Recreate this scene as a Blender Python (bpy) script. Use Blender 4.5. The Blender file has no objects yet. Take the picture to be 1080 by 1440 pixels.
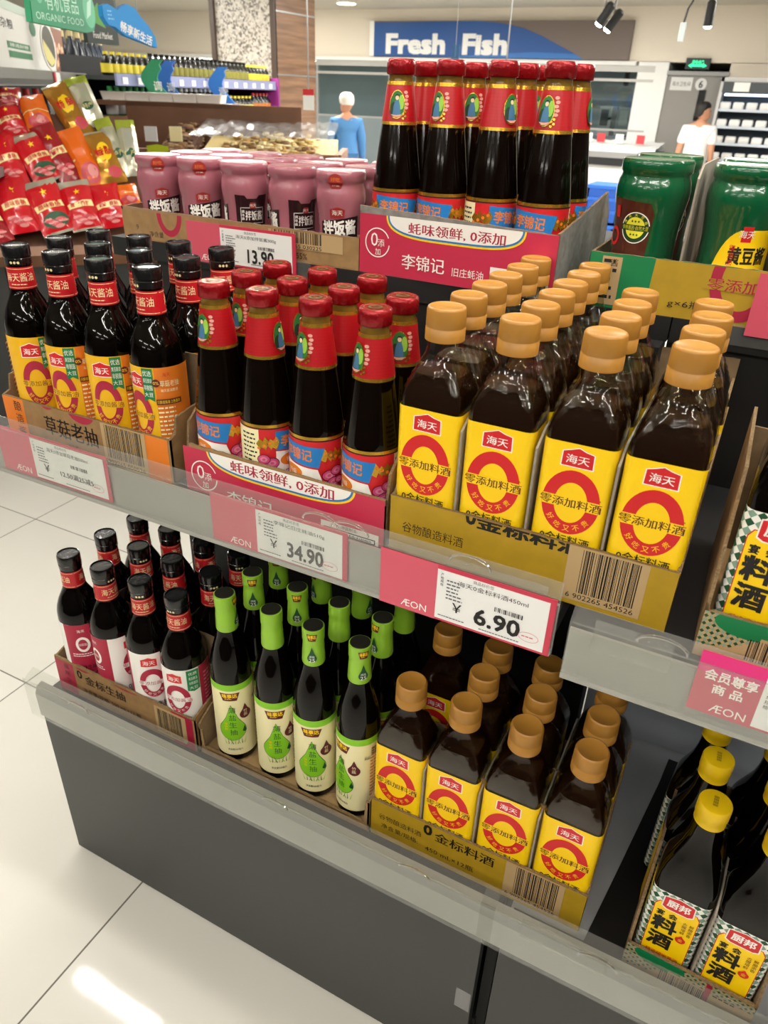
import bpy, bmesh, math, random  # supermarket sauce shelf
from mathutils import Vector, Matrix
random.seed(7)
PI = math.pi
S = bpy.context.scene
COL = S.collection
# ---------------------------------------------------------------- camera
FPX, YAW, PITCH, ROLL = 1033.36, 0.4603, 0.5196, 0.0372
CAM = Vector((0.267, -0.652, 1.309))
_fw = Vector((-math.sin(YAW)*math.cos(PITCH), math.cos(YAW)*math.cos(PITCH), -math.sin(PITCH)))
_r = Vector((math.cos(YAW), math.sin(YAW), 0)); _u = _r.cross(_fw)
_r, _u = math.cos(ROLL)*_r + math.sin(ROLL)*_u, -math.sin(ROLL)*_r + math.cos(ROLL)*_u
cd = bpy.data.cameras.new('camera'); cam = bpy.data.objects.new('camera', cd); COL.objects.link(cam)
M3 = Matrix((_r, _u, -_fw)).transposed()
cam.matrix_world = Matrix.Translation(CAM) @ M3.to_4x4()
cd.sensor_fit = 'HORIZONTAL'; cd.sensor_width = 36; cd.lens = 36*FPX/1080
cd.clip_start = .02
cd.dof.use_dof = True; cd.dof.focus_distance = .88; cd.dof.aperture_fstop = 14
S.camera = cam
def at(px, py, y):                         # the point of the plane Y = y seen at a place in the photograph
    d = _fw + _r*((px-540)/FPX) - _u*((py-720)/FPX)
    return CAM + d*((y-CAM.y)/d.y)
# ---------------------------------------------------------------- world, exposure
S.view_settings.view_transform = 'Standard'; S.view_settings.look = 'None'
S.view_settings.exposure = -.36; S.view_settings.gamma = 1
W = bpy.data.worlds.new('store_air'); S.world = W; W.use_nodes = True
W.node_tree.nodes['Background'].inputs[0].default_value = (1, .97, .92, 1)
W.node_tree.nodes['Background'].inputs[1].default_value = .16
CEIL = 2.62
LAMP_W, LAMP_FAR = 19.0, 105.0
LAMP_ROWS = [(-6.6, 1.2), (-4.4, 1.2), (-3.5, 2.0), (-1.1, .4), (.4, .1), (1.7, .6), (-1.1, -1.5), (.4, -1.7), (1.8, -1.4), (-2.8, -1.3), (-2.4, -3.2), (-.6, -3.4), (1.2, -3.2), (-1.5, -4.9), (.6, -4.9),
             (-6, 4), (-3.8, 4), (-1.5, 4), (.6, 3.2), (-7, 7), (-4.6, 7), (-2.2, 7), (0, 6.4)]
# ---------------------------------------------------------------- materials
def lin(h):
    c = [int(h[i:i+2], 16)/255 for i in (0, 2, 4)]
    return tuple((x/12.92 if x <= .04045 else ((x+.055)/1.055)**2.4) for x in c) + (1,)
MATS = {}
def mat(name, hexc, rough=.5, metal=0, spec=.5, emit=None, es=1, noise=0, nscale=40, bump=0, bscale=200, coat=0, trans=0):
    if name in MATS: return MATS[name]
    m = bpy.data.materials.new(name); m.use_nodes = True; nt = m.node_tree; b = nt.nodes['Principled BSDF']
    b.inputs['Base Color'].default_value = lin(hexc); b.inputs['Roughness'].default_value = rough
    b.inputs['Metallic'].default_value = metal; b.inputs['Specular IOR Level'].default_value = spec
    b.inputs['Coat Weight'].default_value = coat; b.inputs['Coat Roughness'].default_value = .05
    b.inputs['Transmission Weight'].default_value = trans
    if emit: b.inputs['Emission Color'].default_value = lin(emit); b.inputs['Emission Strength'].default_value = es
    if noise or bump:
        tc = nt.nodes.new('ShaderNodeTexCoord'); n = nt.nodes.new('ShaderNodeTexNoise')
        n.inputs['Scale'].default_value = nscale if noise else bscale; n.inputs['Detail'].default_value = 5
        nt.links.new(tc.outputs['Object'], n.inputs['Vector'])
        if noise:
            mx = nt.nodes.new('ShaderNodeMix'); mx.data_type = 'RGBA'; mx.blend_type = 'MULTIPLY'; mx.inputs[0].default_value = 1
            mr = nt.nodes.new('ShaderNodeMapRange'); mr.inputs[1].default_value = .3; mr.inputs[2].default_value = .7
            mr.inputs[3].default_value = 1-noise; mr.inputs[4].default_value = 1
            nt.links.new(n.outputs['Fac'], mr.inputs[0]); mx.inputs[6].default_value = lin(hexc)
            nt.links.new(mr.outputs[0], mx.inputs[7]); nt.links.new(mx.outputs[2], b.inputs['Base Color'])
        if bump:
            n2 = nt.nodes.new('ShaderNodeTexNoise'); n2.inputs['Scale'].default_value = bscale; n2.inputs['Detail'].default_value = 3
            nt.links.new(tc.outputs['Object'], n2.inputs['Vector'])
            bp = nt.nodes.new('ShaderNodeBump'); bp.inputs['Strength'].default_value = bump; bp.inputs['Distance'].default_value = .002
            nt.links.new(n2.outputs['Fac'], bp.inputs['Height']); nt.links.new(bp.outputs[0], b.inputs['Normal'])
    MATS[name] = m; return m
def clear_mat(name, tint, gloss=.05, lo=.04, hi=.75, bump=0, bscale=60, haze=0, hazec='ffffff'):
    m = bpy.data.materials.new(name); m.use_nodes = True; nt = m.node_tree; nt.nodes.clear()
    o = nt.nodes.new('ShaderNodeOutputMaterial'); t = nt.nodes.new('ShaderNodeBsdfTransparent'); g = nt.nodes.new('ShaderNodeBsdfGlossy')
    t.inputs[0].default_value = lin(tint); g.inputs['Roughness'].default_value = gloss
    lw = nt.nodes.new('ShaderNodeLayerWeight'); lw.inputs[0].default_value = .5; pw = nt.nodes.new('ShaderNodeMath'); pw.operation = 'POWER'; pw.inputs[1].default_value = 5; nt.links.new(lw.outputs['Facing'], pw.inputs[0])
    mr = nt.nodes.new('ShaderNodeMapRange'); mr.inputs[3].default_value = lo; mr.inputs[4].default_value = hi
    mx = nt.nodes.new('ShaderNodeMixShader')
    nt.links.new(pw.outputs[0], mr.inputs[0]); nt.links.new(mr.outputs[0], mx.inputs[0])
    base = t.outputs[0]
    if haze:
        d = nt.nodes.new('ShaderNodeBsdfDiffuse'); d.inputs[0].default_value = lin(hazec); m2 = nt.nodes.new('ShaderNodeMixShader')
        m2.inputs[0].default_value = haze; nt.links.new(base, m2.inputs[1]); nt.links.new(d.outputs[0], m2.inputs[2]); base = m2.outputs[0]
    nt.links.new(base, mx.inputs[1]); nt.links.new(g.outputs[0], mx.inputs[2]); nt.links.new(mx.outputs[0], o.inputs[0])
    if bump:
        tc = nt.nodes.new('ShaderNodeTexCoord'); n = nt.nodes.new('ShaderNodeTexNoise'); n.inputs['Scale'].default_value = bscale
        bp = nt.nodes.new('ShaderNodeBump'); bp.inputs['Strength'].default_value = bump; bp.inputs['Distance'].default_value = .003
        nt.links.new(tc.outputs['Object'], n.inputs['Vector']); nt.links.new(n.outputs['Fac'], bp.inputs['Height'])
        for k in (g, lw): nt.links.new(bp.outputs[0], k.inputs['Normal'])
    MATS[name] = m; return m
# ---------------------------------------------------------------- mesh helpers
class MB:
    def __init__(s): s.v = []; s.f = []; s.m = []
    def quadbox(s, P, m=0):                # eight corners, bottom ring then top ring
        n = len(s.v); s.v += [tuple(p) for p in P]
        for f in ((3,2,1,0),(4,5,6,7),(0,1,5,4),(1,2,6,5),(2,3,7,6),(3,0,4,7)):
            s.f.append([n+i for i in f]); s.m.append(m)
        return s
    def box(s, x0, y0, z0, x1, y1, z1, m=0):
        return s.quadbox([(x0,y0,z0),(x1,y0,z0),(x1,y1,z0),(x0,y1,z0),(x0,y0,z1),(x1,y0,z1),(x1,y1,z1),(x0,y1,z1)], m)
    def rings(s, R, m=0, cap0=True, cap1=True, mm=None):
        n = len(s.v); k = len(R[0])
        for r in R: s.v += [tuple(p) for p in r]
        for i in range(len(R)-1):
            for j in range(k):
                s.f.append([n+i*k+j, n+i*k+(j+1) % k, n+(i+1)*k+(j+1) % k, n+(i+1)*k+j]); s.m.append(mm[i] if mm else m)
        if cap0: s.f.append([n+j for j in reversed(range(k))]); s.m.append(mm[0] if mm else m)
        if cap1: s.f.append([n+(len(R)-1)*k+j for j in range(k)]); s.m.append(mm[-1] if mm else m)
        return s
    def lathe(s, prof, n=32, m=0, c=(0,0,0), mm=None, cap0=True, cap1=True, axis='z'):
        R = []
        for r, z in prof:
            q = [(r*math.cos(2*PI*j/n), r*math.sin(2*PI*j/n), z) for j in range(n)]
            if axis == 'y': q = [(a, -e, b) for a, b, e in q]
            if axis == 'x': q = [(e, a, b) for a, b, e in q]
            R.append([(c[0]+a, c[1]+b, c[2]+e) for a, b, e in q])
        return s.rings(R, m, cap0, cap1, mm)
    def rr(s, prof, m=0, n=6, mm=None, cap0=True, cap1=True, c=(0,0)):       # rounded rectangles: (half x, half y, corner, z)
        R = []
        for hx, hy, cr, z in prof:
            q = []
            for k, (sx, sy) in enumerate(((1,1),(-1,1),(-1,-1),(1,-1))):
                for i in range(n+1):
                    a = k*PI/2 + i*PI/2/n
                    q.append((c[0]+sx*(hx-cr)+cr*math.cos(a), c[1]+sy*(hy-cr)+cr*math.sin(a), z))
            R.append(q)
        return s.rings(R, m, cap0, cap1, mm)
    def prism(s, poly, a, b, axis='y', m=0):    # polygon in the other two axes, extruded along axis from a to b
        f = {'y': lambda p, t: (p[0], t, p[1]), 'x': lambda p, t: (t, p[0], p[1]), 'z': lambda p, t: (p[0], p[1], t)}[axis]
        return s.rings([[f(p, a) for p in poly], [f(p, b) for p in poly]], m)
    def tube(s, pts, r, n=8, m=0):
        pts = [Vector(p) for p in pts]; R = []
        for i, p in enumerate(pts):
            d = (pts[min(i+1, len(pts)-1)]-pts[max(i-1, 0)]).normalized()
            a = d.orthogonal().normalized() if i == 0 else (a - d*a.dot(d)).normalized()
            b = d.cross(a)
            R.append([p+(a*math.cos(2*PI*j/n)+b*math.sin(2*PI*j/n))*(r[i] if isinstance(r, (list, tuple)) else r) for j in range(n)])
        return s.rings(R, m)
    def ball(s, c, rx, ry, rz, m=0, n=12, k=8):
        R = []
        for i in range(1, k):
            t = PI*i/k
            R.append([(c[0]+rx*math.sin(t)*math.cos(2*PI*j/n), c[1]+ry*math.sin(t)*math.sin(2*PI*j/n), c[2]-rz*math.cos(t)) for j in range(n)])
        return s.rings(R, m)
    def build(s, name, mats, parent=None, loc=None, smooth=True, ang=40, recalc=True):
        me = bpy.data.meshes.new(name); me.from_pydata(s.v, [], s.f); me.update()
        if not isinstance(mats, (list, tuple)): mats = [mats]
        for q in mats: me.materials.append(q)
        me.polygons.foreach_set('material_index', s.m)
        if recalc:
            bm = bmesh.new(); bm.from_mesh(me); bmesh.ops.recalc_face_normals(bm, faces=bm.faces); bm.to_mesh(me); bm.free()
        if smooth:
            me.polygons.foreach_set('use_smooth', [True]*len(me.polygons)); me.set_sharp_from_angle(angle=math.radians(ang))
        return link(name, me, parent, loc)
def link(name, me, parent=None, loc=None):
    o = bpy.data.objects.new(name, me); COL.objects.link(o)
    if parent: o.parent = parent
    if loc is not None: o.location = loc
    return o
def empty(name, loc=(0,0,0), rz=0):
    o = bpy.data.objects.new(name, None); COL.objects.link(o); o.location = loc; o.rotation_euler = (0,0,rz); o.empty_display_size = .02
    return o
def tag(o, label, cat, group=None, kind=None):
    o['label'] = label; o['category'] = cat
    if group: o['group'] = group
    if kind: o['kind'] = kind
    return o
def struct(o):
    o['kind'] = 'structure'; return o
def dup(root, loc=None, rz=0, scale=None):
    r = root.copy(); COL.objects.link(r)
    for ch in root.children:
        c = ch.copy(); COL.objects.link(c); c.parent = r
        for g in ch.children:
            d = g.copy(); COL.objects.link(d); d.parent = c
    if loc is not None: r.location = loc
    r.rotation_euler = (0, 0, rz)
    if scale: r.scale = (scale,)*3
    return r
# ---------------------------------------------------------------- lettering and printed faces
_TC = {}
def text2d(s, bold=0.0):
    k = (s, bold)
    if k in _TC: return _TC[k]
    cu = bpy.data.curves.new('lettering', 'FONT'); cu.body = s; cu.resolution_u = 2; cu.offset = bold
    o = bpy.data.objects.new('lettering', cu); COL.objects.link(o)
    me = bpy.data.meshes.new_from_object(o.evaluated_get(bpy.context.evaluated_depsgraph_get()))
    v = [(a.co.x, a.co.y) for a in me.vertices]; f = [list(p.vertices) for p in me.polygons]
    bpy.data.objects.remove(o); bpy.data.curves.remove(cu); bpy.data.meshes.remove(me)
    _TC[k] = (v, f); return _TC[k]
EPS = .00009
class Print:
    """Flat printed shapes in (u, v), stacked in thin layers and then laid on a surface."""
    def __init__(s): s.v = []; s.f = []; s.m = []; s.n = 0
    def add(s, V, F, m, l=None):
        if l is None: s.n += 1; l = s.n
        k = len(s.v); s.v += [(a, b, l) for a, b in V]; s.f += [[k+i for i in f] for f in F]; s.m += [m]*len(F)
    def rect(s, u0, v0, u1, v1, m, l=None): s.add([(u0,v0),(u1,v0),(u1,v1),(u0,v1)], [[0,1,2,3]], m, l)
    def poly(s, P, m, l=None): s.add(P, [list(range(len(P)))], m, l)
    def ell(s, cu, cv, ru, rv, m, n=28, l=None): s.poly([(cu+ru*math.cos(2*PI*i/n), cv+rv*math.sin(2*PI*i/n)) for i in range(n)], m, l)
    def ring(s, cu, cv, ru, rv, tu, tv, m, a0=0, a1=2*PI, n=40, l=None):
        V = []; F = []
        for i in range(n+1):
            a = a0+(a1-a0)*i/n; c, q = math.cos(a), math.sin(a)
            V += [(cu+ru*c, cv+rv*q), (cu+(ru-tu)*c, cv+(rv-tv)*q)]
        for i in range(n): F.append([2*i, 2*i+2, 2*i+3, 2*i+1])
        s.add(V, F, m, l)
    def text(s, t, cu, cv, h, m, w=None, rot=0, bold=0.0, align='c', shear=0, l=None):
        v, f = text2d(t)
        if not v: return
        x0 = min(a for a, _ in v); x1 = max(a for a, _ in v); y0 = min(b for _, b in v); y1 = max(b for _, b in v)
        sy = h/max(y1-y0, 1e-6); sx = sy if w is None else w/(x1-x0)
        ox = {'c': (x0+x1)/2, 'l': x0, 'r': x1}[align]; c, q = math.cos(rot), math.sin(rot)
        if l is None: s.n += 1; l = s.n
        for kk, (dx, dy) in enumerate(((0, 0),) if bold == 0 else ((-bold, 0), (bold, 0)) if bold < .02 else ((-bold, -bold), (bold, -bold), (-bold, bold), (bold, bold))):
            V = []
            for a, b in v:
                x = (a-ox+dx)*sx; y = (b-(y0+y1)/2+dy)*sy; x += shear*y
                V.append((cu+c*x-q*y, cv+q*x+c*y))
            s.add(V, f, m, l+kk*.22)
    def vtext(s, t, cu, vtop, h, m, step=None, bold=0, w=None):
        s.n += 1; l = s.n
        for i, ch in enumerate(t): s.text(ch, cu, vtop-h/2-i*(step or h*1.12), h, m, bold=bold, l=l, w=w)
    def arc(s, t, cu, cv, ru, rv, h, m, a0, a1, bold=0):       # lettering along an ellipse, a0..a1, feet towards the centre for upper arcs
        s.n += 1; l = s.n
        for i, ch in enumerate(t):
            a = a0+(a1-a0)*(i/(max(1, len(t)-1))); x, y = cu+ru*math.cos(a), cv+rv*math.sin(a)
            up = math.sin((a0+a1)/2) > 0
            s.text(ch, x, y, h, m, rot=(a-PI/2) if up else (a+PI/2), bold=bold, l=l)
    def bars(s, u0, v0, u1, v1, m, seed=1, n=34):
        r = random.Random(seed); s.n += 1; l = s.n; W = [r.choice((1,1,2,3)) for _ in range(2*n)]; k = (u1-u0)/sum(W); x = u0
        for i, w in enumerate(W):
            if i % 2 == 0: s.rect(x, v0, x+w*k, v1, m, l)
            x += w*k
    def lines(s, u0, v0, u1, v1, n, m, seed=1, fill=.5):       # rows of fine print too small to read
        r = random.Random(seed); s.n += 1; l = s.n; h = (v1-v0)/n
        for i in range(n):
            x = u0; e = u0+(u1-u0)*r.uniform(.6, 1)
            while x < e:
                w = h*r.uniform(.5, 1.1); s.rect(x, v1-(i+fill)*h, min(x+w, e), v1-(i+.12)*h, m, l); x += w+h*.22
    def build(s, name, mats, parent, fn, cu=0, cv=0, smooth=True):
        bm = bmesh.new(); V = [bm.verts.new(p) for p in s.v]
        for f, m in zip(s.f, s.m):
            try: F = bm.faces.new([V[i] for i in f]); F.material_index = m
            except ValueError: pass
        for step, ax in ((cu, 0), (cv, 1)):
            if not step: continue
            a = min(p[ax] for p in s.v); b = max(p[ax] for p in s.v); x = a+step
            no = (1,0,0) if ax == 0 else (0,1,0)
            while x < b-1e-6:
                bmesh.ops.bisect_plane(bm, geom=bm.verts[:]+bm.edges[:]+bm.faces[:], plane_co=(x,0,0) if ax == 0 else (0,x,0), plane_no=no, dist=1e-7)
                x += step
        for q in bm.verts: q.co = fn(q.co.x, q.co.y, q.co.z*EPS)
        bm.normal_update()
        me = bpy.data.meshes.new(name); bm.to_mesh(me); bm.free()
        for q in mats: me.materials.append(q)
        if smooth: me.polygons.foreach_set('use_smooth', [True]*len(me.polygons)); me.set_sharp_from_angle(angle=math.radians(30))
        return link(name, me, parent)
def on_cyl(R, off=.0003): return lambda u, v, l: ((R+off+l)*math.sin(u/R), -(R+off+l)*math.cos(u/R), v)
def on_cone(r0, z0, r1, z1, off=.0003):
    Rm = (r0+r1)/2
    def fn(u, v, l):
        R = r0+(r1-r0)*(v-z0)/(z1-z0)+off+l; return (R*math.sin(u/Rm), -R*math.cos(u/Rm), v)
    return fn
def on_front(y, off=.0003): return lambda u, v, l: (u, y-off-l, v)
def on_plane(O, U, V):                      # flat board anywhere: origin, across, up
    U = Vector(U).normalized(); V = Vector(V).normalized(); N = U.cross(V); O = Vector(O)
    return lambda u, v, l: O+U*u+V*v+N*(l+.0003)
def on_rr(hx, hy, cr, off=.0003):           # wraps a rounded rectangle, u = 0 at the middle of the front
    fx, fy, q = hx-cr, hy-cr, cr*PI/2
    def fn(u, v, l):
        sg = 1 if u >= 0 else -1; t = abs(u); d = off+l
        if t < fx: return (sg*t, -hy-d, v)
        t -= fx
        if t < q:
            a = t/cr; return (sg*(fx+(cr+d)*math.sin(a)), -(fy+(cr+d)*math.cos(a)), v)
        t -= q
        if t < 2*fy: return (sg*(hx+d), -fy+t, v)
        t -= 2*fy
        if t < q:
            a = t/cr; return (sg*(fx+(cr+d)*math.cos(a)), fy+(cr+d)*math.sin(a), v)
        t -= q; return (sg*(fx-t), hy+d, v)
    return fn
ORD = ['first', 'second', 'third', 'fourth', 'fifth', 'sixth', 'seventh', 'eighth']
# ---------------------------------------------------------------- the setting
CEIL = 2.24
def floor_mat():
    m = bpy.data.materials.new('polished_tile'); m.use_nodes = True; nt = m.node_tree; b = nt.nodes['Principled BSDF']
    tc = nt.nodes.new('ShaderNodeTexCoord'); mp = nt.nodes.new('ShaderNodeMapping'); br = nt.nodes.new('ShaderNodeTexBrick')
    mp.inputs['Location'].default_value = (1.755-.63*3+.63, -.745+.565*2, 0)
    br.offset = 0; br.squash = 1; br.inputs['Scale'].default_value = 1; br.inputs['Brick Width'].default_value = .63; br.inputs['Row Height'].default_value = .565
    br.inputs['Mortar Size'].default_value = .0018; br.inputs['Mortar Smooth'].default_value = .1
    br.inputs['Color1'].default_value = lin('d4d2ca'); br.inputs['Color2'].default_value = lin('d0cec5'); br.inputs['Mortar'].default_value = lin('6d6a62')
    n = nt.nodes.new('ShaderNodeTexNoise'); n.inputs['Scale'].default_value = 3; n.inputs['Detail'].default_value = 6
    mx = nt.nodes.new('ShaderNodeMix'); mx.data_type = 'RGBA'; mx.blend_type = 'MULTIPLY'; mx.inputs[0].default_value = .12
    nt.links.new(tc.outputs['Object'], mp.inputs[0]); nt.links.new(mp.outputs[0], br.inputs[0]); nt.links.new(mp.outputs[0], n.inputs[0])
    nt.links.new(br.outputs[0], mx.inputs[6]); nt.links.new(n.outputs[0], mx.inputs[7]); nt.links.new(mx.outputs[2], b.inputs['Base Color'])
    b.inputs['Roughness'].default_value = .055; b.inputs['Specular IOR Level'].default_value = .4
    return m
struct(MB().box(-16, -6, -.1, 5, 12, 0).build('floor', floor_mat(), smooth=False))
wall_w = mat('warm_white_wall', 'e6dccb', .6); ceil_m = mat('ceiling_paint', 'b9b2a4', .8)
struct(MB().box(-16, -6, CEIL, 5, 12, CEIL+.1).build('ceiling', ceil_m, smooth=False))
struct(MB().box(-16, -6, 0, 5, -5.9, CEIL).build('wall_front', mat('front_wall_dim', '6b645b', .6, noise=.4, nscale=3), smooth=False))
struct(MB().box(-2.2, -2.3, 0, 3.2, -2.1, 1.35).build('unseen_aisle_block', mat('aisle_block_dark', '2e2a26', .7, noise=.5, nscale=3), smooth=False))  # added dark block, unseen behind the camera, darkens the bottle reflections
struct(MB().box(3.2, -5.9, 0, 3.3, 9.6, CEIL).build('wall_right', mat('goods_wall', '57504a', .6, noise=.5, nscale=3), smooth=False))
steel = mat('brushed_steel', 'b4b4b2', .35, .9); grey_m = mat('shelf_grey', '8f8f8d', .42, .35); black_m = mat('matte_black', '0b0b0b', .6)
blk_gloss = mat('gloss_black', '0a0a0b', .2); white_m = mat('white_paint', 'eeeeea', .5)
# --- ceiling lamps
lamp_glow = mat('lamp_glow', 'ffffff', .5, emit='fff6e6', es=22)
def ceiling_light(x, y, lx=1.25, ly=.09, z=CEIL, far=0):
    t = tag(empty('ceiling_light', (x, y, z)), 'slim white fluorescent fitting, set against the store ceiling or added unseen under the bulkhead', 'lamp', 'ceiling light fittings')
    b = MB(); b.box(-lx/2, -ly/2, -.03, lx/2, ly/2, 0); b.build('housing', white_m, t, smooth=False)
    MB().box(-lx/2+.02, -ly/2+.02, -.036, lx/2-.02, ly/2-.02, -.029).build('diffuser', lamp_glow, t, smooth=False)
    L = bpy.data.lights.new('ceiling_lamp', 'AREA'); L.shape = 'RECTANGLE'; L.size = lx-.04; L.size_y = ly-.04; L.energy = far or (LAMP_FAR if y > 2.5 else LAMP_W); L.color = (1, .975, .93)
    o = link('lamp_light', L, t, (0, 0, -.04)); o['kind'] = 'helper'
for x, y in LAMP_ROWS: ceiling_light(x, y)
for x in (-2.5, -4.6, -6.8, -9.2, -11.6): ceiling_light(x, 10.35, z=1.705, far=16)  # added fittings, unseen under the bulkhead, to brighten the counter recess
spot_glow = mat('spot_glow', 'ffffff', .4, emit='fff2d8', es=70)
for k, (x, y) in enumerate([(a+.2*(b_ % 2), b_*.55-1.6) for a in (-1.3, -.5, .3, 1.1, 1.9) for b_ in range(5)]):
    t = tag(empty('ceiling_spotlight', (x, y, CEIL)), 'small round spotlight sunk in the store ceiling', 'lamp', 'small ceiling spotlights')
    MB().lathe([(.055, -.01), (.055, 0)], 20).build('ring', white_m, t); MB().lathe([(.040, -.014), (.040, -.009)], 20).build('lens', spot_glow, t)
# --- the far fish counter wall
YW = 9.6
bul = MB(); bul.box(-16, YW, 1.705, -.15+2.5, 12, CEIL)
struct(bul.build('wall_fish_upper', wall_w, smooth=False))
struct(MB().box(-16, YW-.03, 1.665, -1.75, YW+.12, 1.705).build('trim_bulkhead_lip', white_m, smooth=False))
struct(MB().box(-16, 11.6, 0, 4, 11.75, 1.71).build('wall_back', mat('grey_blue_back', '8d989c', .6), smooth=False))
struct(MB().box(-1.72, YW, 0, -1.38, 12, 1.71).build('wall_door_pier', white_m, smooth=False))
struct(MB().box(-.72, YW, 0, 2.5, 12, 1.71).build('wall_door_side', wall_w, smooth=False))
# --- door
dl = struct(MB().box(-1.38, YW+.02, 0, -.72, YW+.08, 1.60).build('door_1', mat('door_grey', '8d8a84', .5), smooth=False))
struct(MB().box(-1.385, YW-.02, 1.58, -.715, YW+.02, 1.62).build('trim_door_head', grey_m, smooth=False))
o = MB().box(-1.0, YW+.005, 1.13, -.925, YW+.02, 1.44).build('window_slot', blk_gloss, dl, smooth=False)
pr = Print(); pr.rect(0, 0, .24, .13, 0); pr.text('海水卫生间', .12, .065, .045, 1, w=.2); pr.ell(.335, .065, .062, .062, 0); pr.text('6', .335, .065, .07, 1, bold=.02)
o = pr.build('door_sign', [mat('sign_pale', 'd8d8d4', .5), mat('sign_dark', '3a3a3a', .5)], None, on_plane((-1.33, YW+.015, 1.43), (1,0,0), (0,0,1)), smooth=False)
tag(o, 'pale room sign with the numeral 6 on the grey door', 'sign')
# --- pillar
pc = bpy.data.materials.new('pebble_mosaic'); pc.use_nodes = True; nt = pc.node_tree; b = nt.nodes['Principled BSDF']
tc = nt.nodes.new('ShaderNodeTexCoord'); vo = nt.nodes.new('ShaderNodeTexVoronoi'); vo.inputs['Scale'].default_value = 62
cr_ = nt.nodes.new('ShaderNodeValToRGB'); nt.links.new(tc.outputs['Object'], vo.inputs['Vector'])
sx = nt.nodes.new('ShaderNodeSeparateColor'); nt.links.new(vo.outputs['Color'], sx.inputs[0]); nt.links.new(sx.outputs[0], cr_.inputs[0])
e = cr_.color_ramp.elements; e[0].color = lin('6a645a'); e[1].color = lin('cdc7bb'); e[0].position = .1
for q, h in ((.3, '9b9285'), (.5, 'cfc9bd'), (.75, 'b5ab9b')):
    k = e.new(q); k.color = lin(h)
nt.links.new(cr_.outputs[0], b.inputs['Base Color']); b.inputs['Roughness'].default_value = .35
wp = bpy.data.materials.new('walnut_panel'); wp.use_nodes = True; nt = wp.node_tree; b = nt.nodes['Principled BSDF']
tc = nt.nodes.new('ShaderNodeTexCoord'); mp = nt.nodes.new('ShaderNodeMapping'); mp.inputs['Scale'].default_value = (1, 1, 14)
n = nt.nodes.new('ShaderNodeTexNoise'); n.inputs['Scale'].default_value = 2; n.inputs['Detail'].default_value = 6; cr_ = nt.nodes.new('ShaderNodeValToRGB')
nt.links.new(tc.outputs['Object'], mp.inputs[0]); nt.links.new(mp.outputs[0], n.inputs[0]); nt.links.new(n.outputs[0], cr_.inputs[0]); nt.links.new(cr_.outputs[0], b.inputs['Base Color'])
e = cr_.color_ramp.elements; e[0].color = lin('6b4d38'); e[1].color = lin('a07a5c'); e[0].position = .3; e[1].position = .7; b.inputs['Roughness'].default_value = .4
pil = MB().box(-4.62, 5.5, 0, -3.99, 6.10, CEIL).build('pillar', pc, smooth=False); struct(pil)
q = MB(); q.box(-3.99, 5.49, 0, -3.965, 6.11, CEIL); q.build('wood_cladding', wp, pil, smooth=False)
q = MB(); q.box(-4.645, 5.47, 0, -4.60, 5.50, CEIL); q.box(-4.01, 5.47, 0, -3.965, 5.50, CEIL); q.build('corner_strip', mat('dark_walnut', '4a3a2e', .4), pil, smooth=False)
q = MB()
for z in (1.40, 1.86): q.box(-3.966, 5.49, z, -3.960, 6.11, z+.012)
q.build('metal_inlay', steel, pil, smooth=False)

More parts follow.
